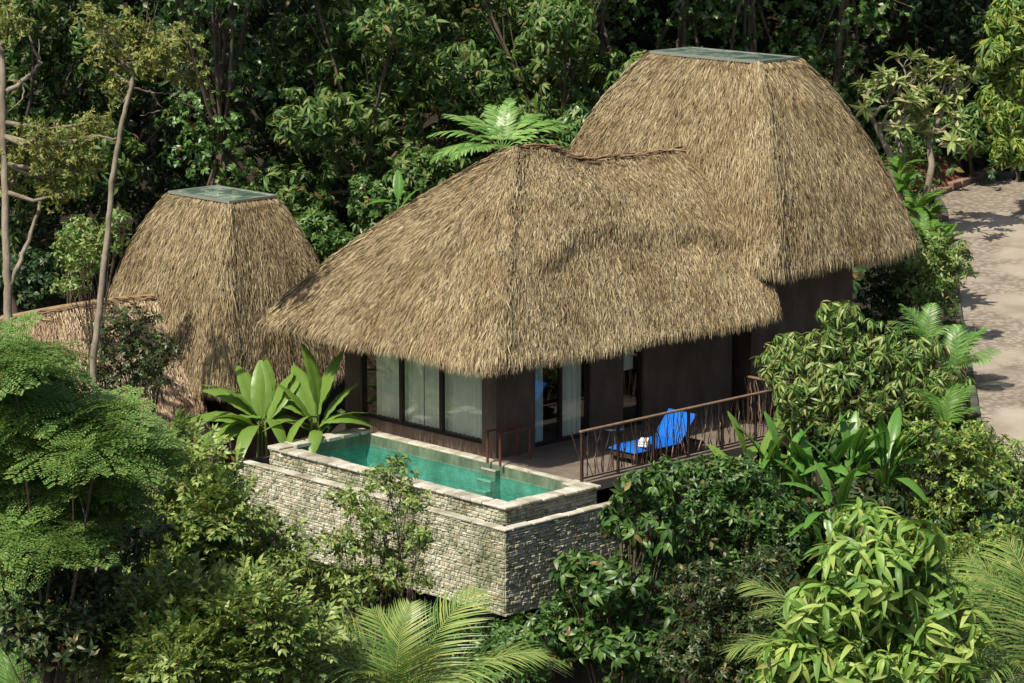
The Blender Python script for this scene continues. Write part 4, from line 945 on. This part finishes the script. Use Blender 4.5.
palm_at('young coconut palm with upright and arching fronds at the bottom, below the pool corner', 402, 735, 46.5, [(60, 80, 2.3), (130, 76, 2.3), (12, 42, 3.1), (-8, 30, 2.9), (168, 40, 3.0), (188, 30, 2.9), (28, 56, 2.8), (200, 44, 2.8), (335, 24, 2.4), (300, 62, 2.0), (240, 60, 1.9), (150, 58, 2.7)], 'l_palm', 90, sr=.13, pairs=46, ll=.34, w=.0105, droop=1.0)
palm_at('palm partly hidden behind the large lime-leaved tree, fronds showing at both sides', 868, 700, 48, [(175, 40, 3.0), (195, 30, 2.9), (150, 50, 2.6), (5, 40, 3.0), (20, 46, 3.1), (-12, 28, 3.0), (40, 55, 2.8), (90, 60, 2.4), (270, 30, 2.2), (215, 22, 2.8)], 'l_palm', 91, sr=.13, pairs=44, ll=.36, w=.0105, droop=.95)
palm_at('palm at the bottom right corner with thin arching leaflets', 1045, 690, 46.5, [(150, 50, 2.6), (175, 40, 2.5), (195, 30, 2.4), (120, 58, 2.6), (60, 55, 2.4), (220, 25, 2.2), (0, 40, 2.2)], 'l_palm', 92, sr=.12, pairs=44, ll=.38, w=.0105, droop=.9)
palm_at('low palm frond clump in the bottom left corner', 10, 705, 46, [(30, 50, 1.2), (80, 60, 1.2), (120, 50, 1.3), (160, 40, 1.2), (0, 35, 1.1)], 'l_fern', 93, sr=.06, pairs=40, ll=.3, w=.018)
palm_at('small palm leaning over the road edge with arching fronds', 955, 372, 63.5, [(10, 48, 1.25), (-20, 30, 1.2), (40, 58, 1.2), (80, 62, 1.1), (-45, 25, 1.1), (150, 45, 1.2), (-70, 28, 1.0)], 'l_cycad', 94, sr=.05, pairs=30, ll=.34, w=.022)
palm_at('small feathery palm between the mixed bush and the round light green tree', 925, 345, 64, [(160, 50, 1.1), (190, 35, 1.1), (130, 60, 1.1), (60, 60, 1.0), (230, 30, 1.0), (0, 40, .9)], 'l_cycad', 95, sr=.05, pairs=28, ll=.34, w=.022)
palm_at('low palm below the round light green tree, beside the banana leaves', 945, 430, 58.5, [(20, 50, 1.1), (60, 60, 1.1), (120, 58, 1.1), (160, 45, 1.1), (-10, 35, 1.0)], 'l_fern', 96, sr=.05, pairs=28, ll=.34, w=.022)
for i, (x, y, D, L_, lab) in enumerate([(903, 196, 73.5, .95, 'uppermost bright green fern behind the tall tower'), (916, 218, 72, 1.05, 'bright green fern by the road, second from the top'), (926, 244, 70, 1.0, 'bright green fern by the road, just above the mixed bush'), (944, 250, 69.5, .8, 'small bright fern overhanging the road edge'), (900, 176, 75.5, .8, 'small fern under the frangipani branches'), (930, 222, 72.5, .8, 'small fern at the road edge, between two larger ferns')]):
    r = random.Random(400+i)
    palm_at(lab, x, y, D, [(k*33+r.uniform(-12, 12), r.uniform(35, 72), L_*r.uniform(.75, 1.1)) for k in range(12)], 'l_fern', 410+i, sr=.05, cat='fern', name='fern', pairs=26, ll=.17, w=.04, droop=1.1, rise=.4, tip=.3)
# tree fern with broad leaflets
palm_at('fan-shaped tree fern with broad glossy leaflets behind the pavilion roof', 502, 150, 71, [(0, 22, 1.9), (18, 34, 1.8), (40, 48, 1.7), (75, 60, 1.5), (110, 58, 1.5), (140, 46, 1.7), (162, 32, 1.8), (180, 22, 1.95), (198, 12, 1.9), (-18, 10, 1.8), (220, 8, 1.7), (-40, 8, 1.6), (250, 10, 1.5), (290, 10, 1.4)], 'l_cycad', 97, sr=.12, cat='tree fern', name='tree_fern', pairs=15, ll=.235, w=.056, droop=.75, rise=.3, tip=.3, gap=.16)

# ------------------------------------------------------------------ banana plants
def banana_leaf(L, W, droop, r, tear=.0):
    n, k = 18, 7; t = np.linspace(0, 1, n); X = L*t*(1-.12*droop*t*t); Z = -droop*L*t**2.4*.6
    q = np.clip((t-.18)/.82, 0, 1); wid = np.maximum(.02*L, W*np.sin(PI*np.clip(.02+q*.965, 0, 1))**.55*(1-.12*q)); s = np.linspace(-1, 1, k); G = np.zeros((n, k, 3))
    for i in range(n):
        G[i, :, 0] = X[i]-.1*wid[i]*np.abs(s); G[i, :, 1] = s*wid[i]/2; G[i, :, 2] = Z[i]+np.abs(s)*wid[i]*.2-s*s*wid[i]*.17+.008*np.sin(i*2.1+s*3)*np.abs(s)
    b = MB(); b.grid(G); b.tube(np.stack([X-.0, X*0, Z-.02], 1), np.linspace(.018, .004, n), 5); return b
def banana(label, base, leaves, leaf, seed, sh=.8, name='banana_plant', W=.34, n_stem=2):
    r = np.random.default_rng(seed); o = thing(name, label, 'banana plant' if name == 'banana_plant' else 'plant', base)
    ms = [banana_leaf(1., W*.85+.1*k*W, .4+.45*k, r).mesh('leaf', M[leaf], True) for k in range(3)]
    for k in range(n_stem):
        b = MB(); a = r.uniform(0, 6.28); q = .16*k; b.tube([(q*math.cos(a), q*math.sin(a), -.15), (q*math.cos(a)*.9, q*math.sin(a)*.9, sh*.6), (q*math.cos(a)*.5, q*math.sin(a)*.5, sh*.97)], [.08, .06, .02], 9); b.build('stem', M['stem'], o, True)
    for i, (az, el, L, kind) in enumerate(leaves):
        b = None; f = link('leaf', ms[kind], o); c = math.cos(math.radians(el))
        q = (.04 if name == 'banana_plant' else .2)*r.uniform(.3, 1.2); f.location = (q*math.cos(az_img(az)), q*math.sin(az_img(az)), sh*(r.uniform(.85, 1.0) if name == 'banana_plant' else r.uniform(.55, 1.05))); f.rotation_euler = (r.normal(0, .35), -math.radians(el), az_img(az)); f.scale = (L,)*3
    return o
def ban_at(label, px, py, D, sh, leaves, leaf, seed, **k):
    c = at(px, py, D); z = float(terrain(c[0], c[1])); return banana(label, (c[0], c[1], z), leaves, leaf, seed, sh=c[2]-z+sh, **k)
ban_at('banana plant with wide sunlit leaves left of the pool, its lowest leaf yellowing', 262, 430, 60.3, .3, [(95, 80, 1.6, 0), (70, 70, 1.4, 0), (125, 64, 1.5, 0), (150, 48, 1.6, 1), (172, 30, 1.7, 1), (192, 16, 1.6, 2), (205, 40, 1.4, 1), (30, 42, 1.2, 1), (10, 22, 1.1, 2), (55, 55, 1.3, 1), (40, 72, 1.4, 0), (15, 60, 1.2, 0), (160, 60, 1.4, 1), (140, 35, 1.4, 2), (245, 18, 1.1, 2), (183, 4, 1.4, 2), (310, 12, .9, 2)], 'l_banana', 110, n_stem=3)
ban_at('banana plant with upright leaves beside the left corner of the pavilion wall', 318, 425, 60.2, .25, [(95, 80, 1.55, 0), (60, 70, 1.4, 0), (130, 62, 1.5, 0), (160, 45, 1.3, 1), (195, 30, 1.1, 1), (25, 48, 1.0, 1), (220, 10, 1.0, 2), (80, 58, 1.2, 1), (40, 55, 1.3, 0), (110, 48, 1.3, 1), (175, 65, 1.3, 0), (0, 35, 1.0, 2), (270, 20, .8, 2)], 'l_banana', 111, n_stem=3)
ban_at('banana leaf plant standing above the upper left slope of the pavilion roof', 398, 205, 69.5, .1, [(90, 75, .9, 0), (40, 55, .8, 0), (140, 60, .8, 0), (190, 30, .7, 1)], 'l_banana_dark', 112, n_stem=1)
for i, (x, y, D, lf, lab) in enumerate([
 (783, 465, 56.3, 'l_banana_dark', 'tall upright-leaved plant at the right end of the railing'),
 (815, 470, 55.8, 'l_banana_dark', 'upright-leaved plant second from the railing end, with a yellow-green front leaf'),
 (850, 465, 55.6, 'l_banana_dark', 'broad dark banana-leaved plant in the middle of the clump right of the railing'),
 (885, 470, 55.4, 'l_banana_dark', 'banana-leaved plant at the right of the clump, next to the yellow-green bush'),
 (835, 515, 53.2, 'l_banana_dark', 'low banana-leaved plant just above the lime-leaved tree'),
 (755, 470, 56.0, 'l_banana', 'small plant with yellowish drooping leaves in front of the railing')]):
    r = np.random.default_rng(120+i)
    ban_at(lab, x, y, D, .15, [(r.uniform(0, 360), r.uniform(55, 85), r.uniform(.7, 1.25), 0) for _ in range(11)]+[(r.uniform(0, 360), r.uniform(5, 50), r.uniform(.6, .95), r.integers(1, 3)) for _ in range(8)], lf, 120+i, name='broad_leaf_plant', W=.27, n_stem=2)

plant('bush', 'dark leafy bush filling the ground under the banana-leaved clump', 'bush', foot(830, 600, 54), px_lobes(54, [(800, 520, 34, 24), (840, 530, 36, 24), (880, 515, 36, 26), (860, 500, 30, 20), (905, 540, 30, 26), (820, 560, 34, 26)], 140), 'gloss', 420, 'l_dark', seed=140, r0=.05, s=(.7, 1.2))
plant('bush', 'low shaded bush in the dark hollow under the pool corner', 'bush', foot(490, 690, 52), px_lobes(52, [(450, 625, 34, 18), (490, 640, 40, 18), (530, 635, 36, 20), (410, 620, 34, 18), (560, 610, 20, 16), (500, 665, 60, 20)], 141), 'small', 700, 'l_vine', seed=141, r0=.04, s=(.8, 1.4))
# ------------------------------------------------------------------ undergrowth on the slopes
r = np.random.default_rng(200); n = 9000
R_ = r.uniform(-20, 22, n); D_ = np.concatenate([r.uniform(40, 60, n//2), r.uniform(60, 100, n-n//2)])
x = CAM[0]+RT[0]*R_+FH[0]*D_; y = CAM[1]+RT[1]*R_+FH[1]*D_
inside = ((x > -.6) & (x < 13.6) & (y > -.6) & (y < 9)) | ((x > -3) & (x < 8) & (y > 11) & (y < 18.5))
lr_ = np.interp(D_, [rd(p)[1] for p in left], [rd(p)[0] for p in left]); onroad = (R_ > lr_-.2) & (D_ < rd(left[-1])[1]+.6) & (D_ > 44)
k = ~(inside | onroad); x, y = x[k], y[k]; P = np.stack([x, y, terrain(x, y)+r.uniform(.05, .9, len(x))**1.3], 1); N = np.tile([0, 0, 1.], (len(x), 1))
b = MB(); scatter(b, TM['vine']+TM['broad'], P, frames(N, r, .5, .5), r, 1.0, 1.9); tag(b.build('undergrowth', M['l_deep']), kind='stuff')

# ------------------------------------------------------------------ light, sky, camera
SUN = np.array([-.58, -.05, .8]); SUN /= np.linalg.norm(SUN); el = math.asin(SUN[2])
w = bpy.data.worlds.new('World'); sc.world = w; w.use_nodes = True; nt = w.node_tree
sk = nt.nodes.new('ShaderNodeTexSky'); sk.sky_type = 'NISHITA'; sk.sun_disc = False; sk.dust_density = 3.0; sk.air_density = .9; sk.sun_elevation = el; sk.sun_rotation = math.atan2(SUN[0], SUN[1])
bg = nt.nodes['Background']; bg.inputs['Strength'].default_value = .085; nt.links.new(sk.outputs[0], bg.inputs['Color'])
l = bpy.data.lights.new('sun', 'SUN'); l.energy = 4.7; l.angle = math.radians(.5); l.color = (1, .905, .75); lo = bpy.data.objects.new('sun', l); COL.objects.link(lo)
from mathutils import Vector, Matrix
lo.rotation_euler = Vector(SUN).to_track_quat('Z', 'Y').to_euler(); lo.location = (0, 0, 40)
cd = bpy.data.cameras.new('camera'); cam = bpy.data.objects.new('camera', cd); COL.objects.link(cam); sc.camera = cam
cd.sensor_width = 36; cd.lens = FPX/1024*36; cd.clip_end = 2000; cd.clip_start = 1
mw = Matrix.Identity(4)
for i, v in enumerate((RT, -DN, -FW)):
    for j in range(3): mw[j][i] = v[j]
for j in range(3): mw[j][3] = CAM[j]
cam.matrix_world = mw
sc.view_settings.view_transform = 'Standard'; sc.view_settings.look = 'None'; sc.view_settings.gamma = 1; sc.view_settings.exposure = .36
sc.cycles.max_bounces = 8; sc.cycles.transparent_max_bounces = 12
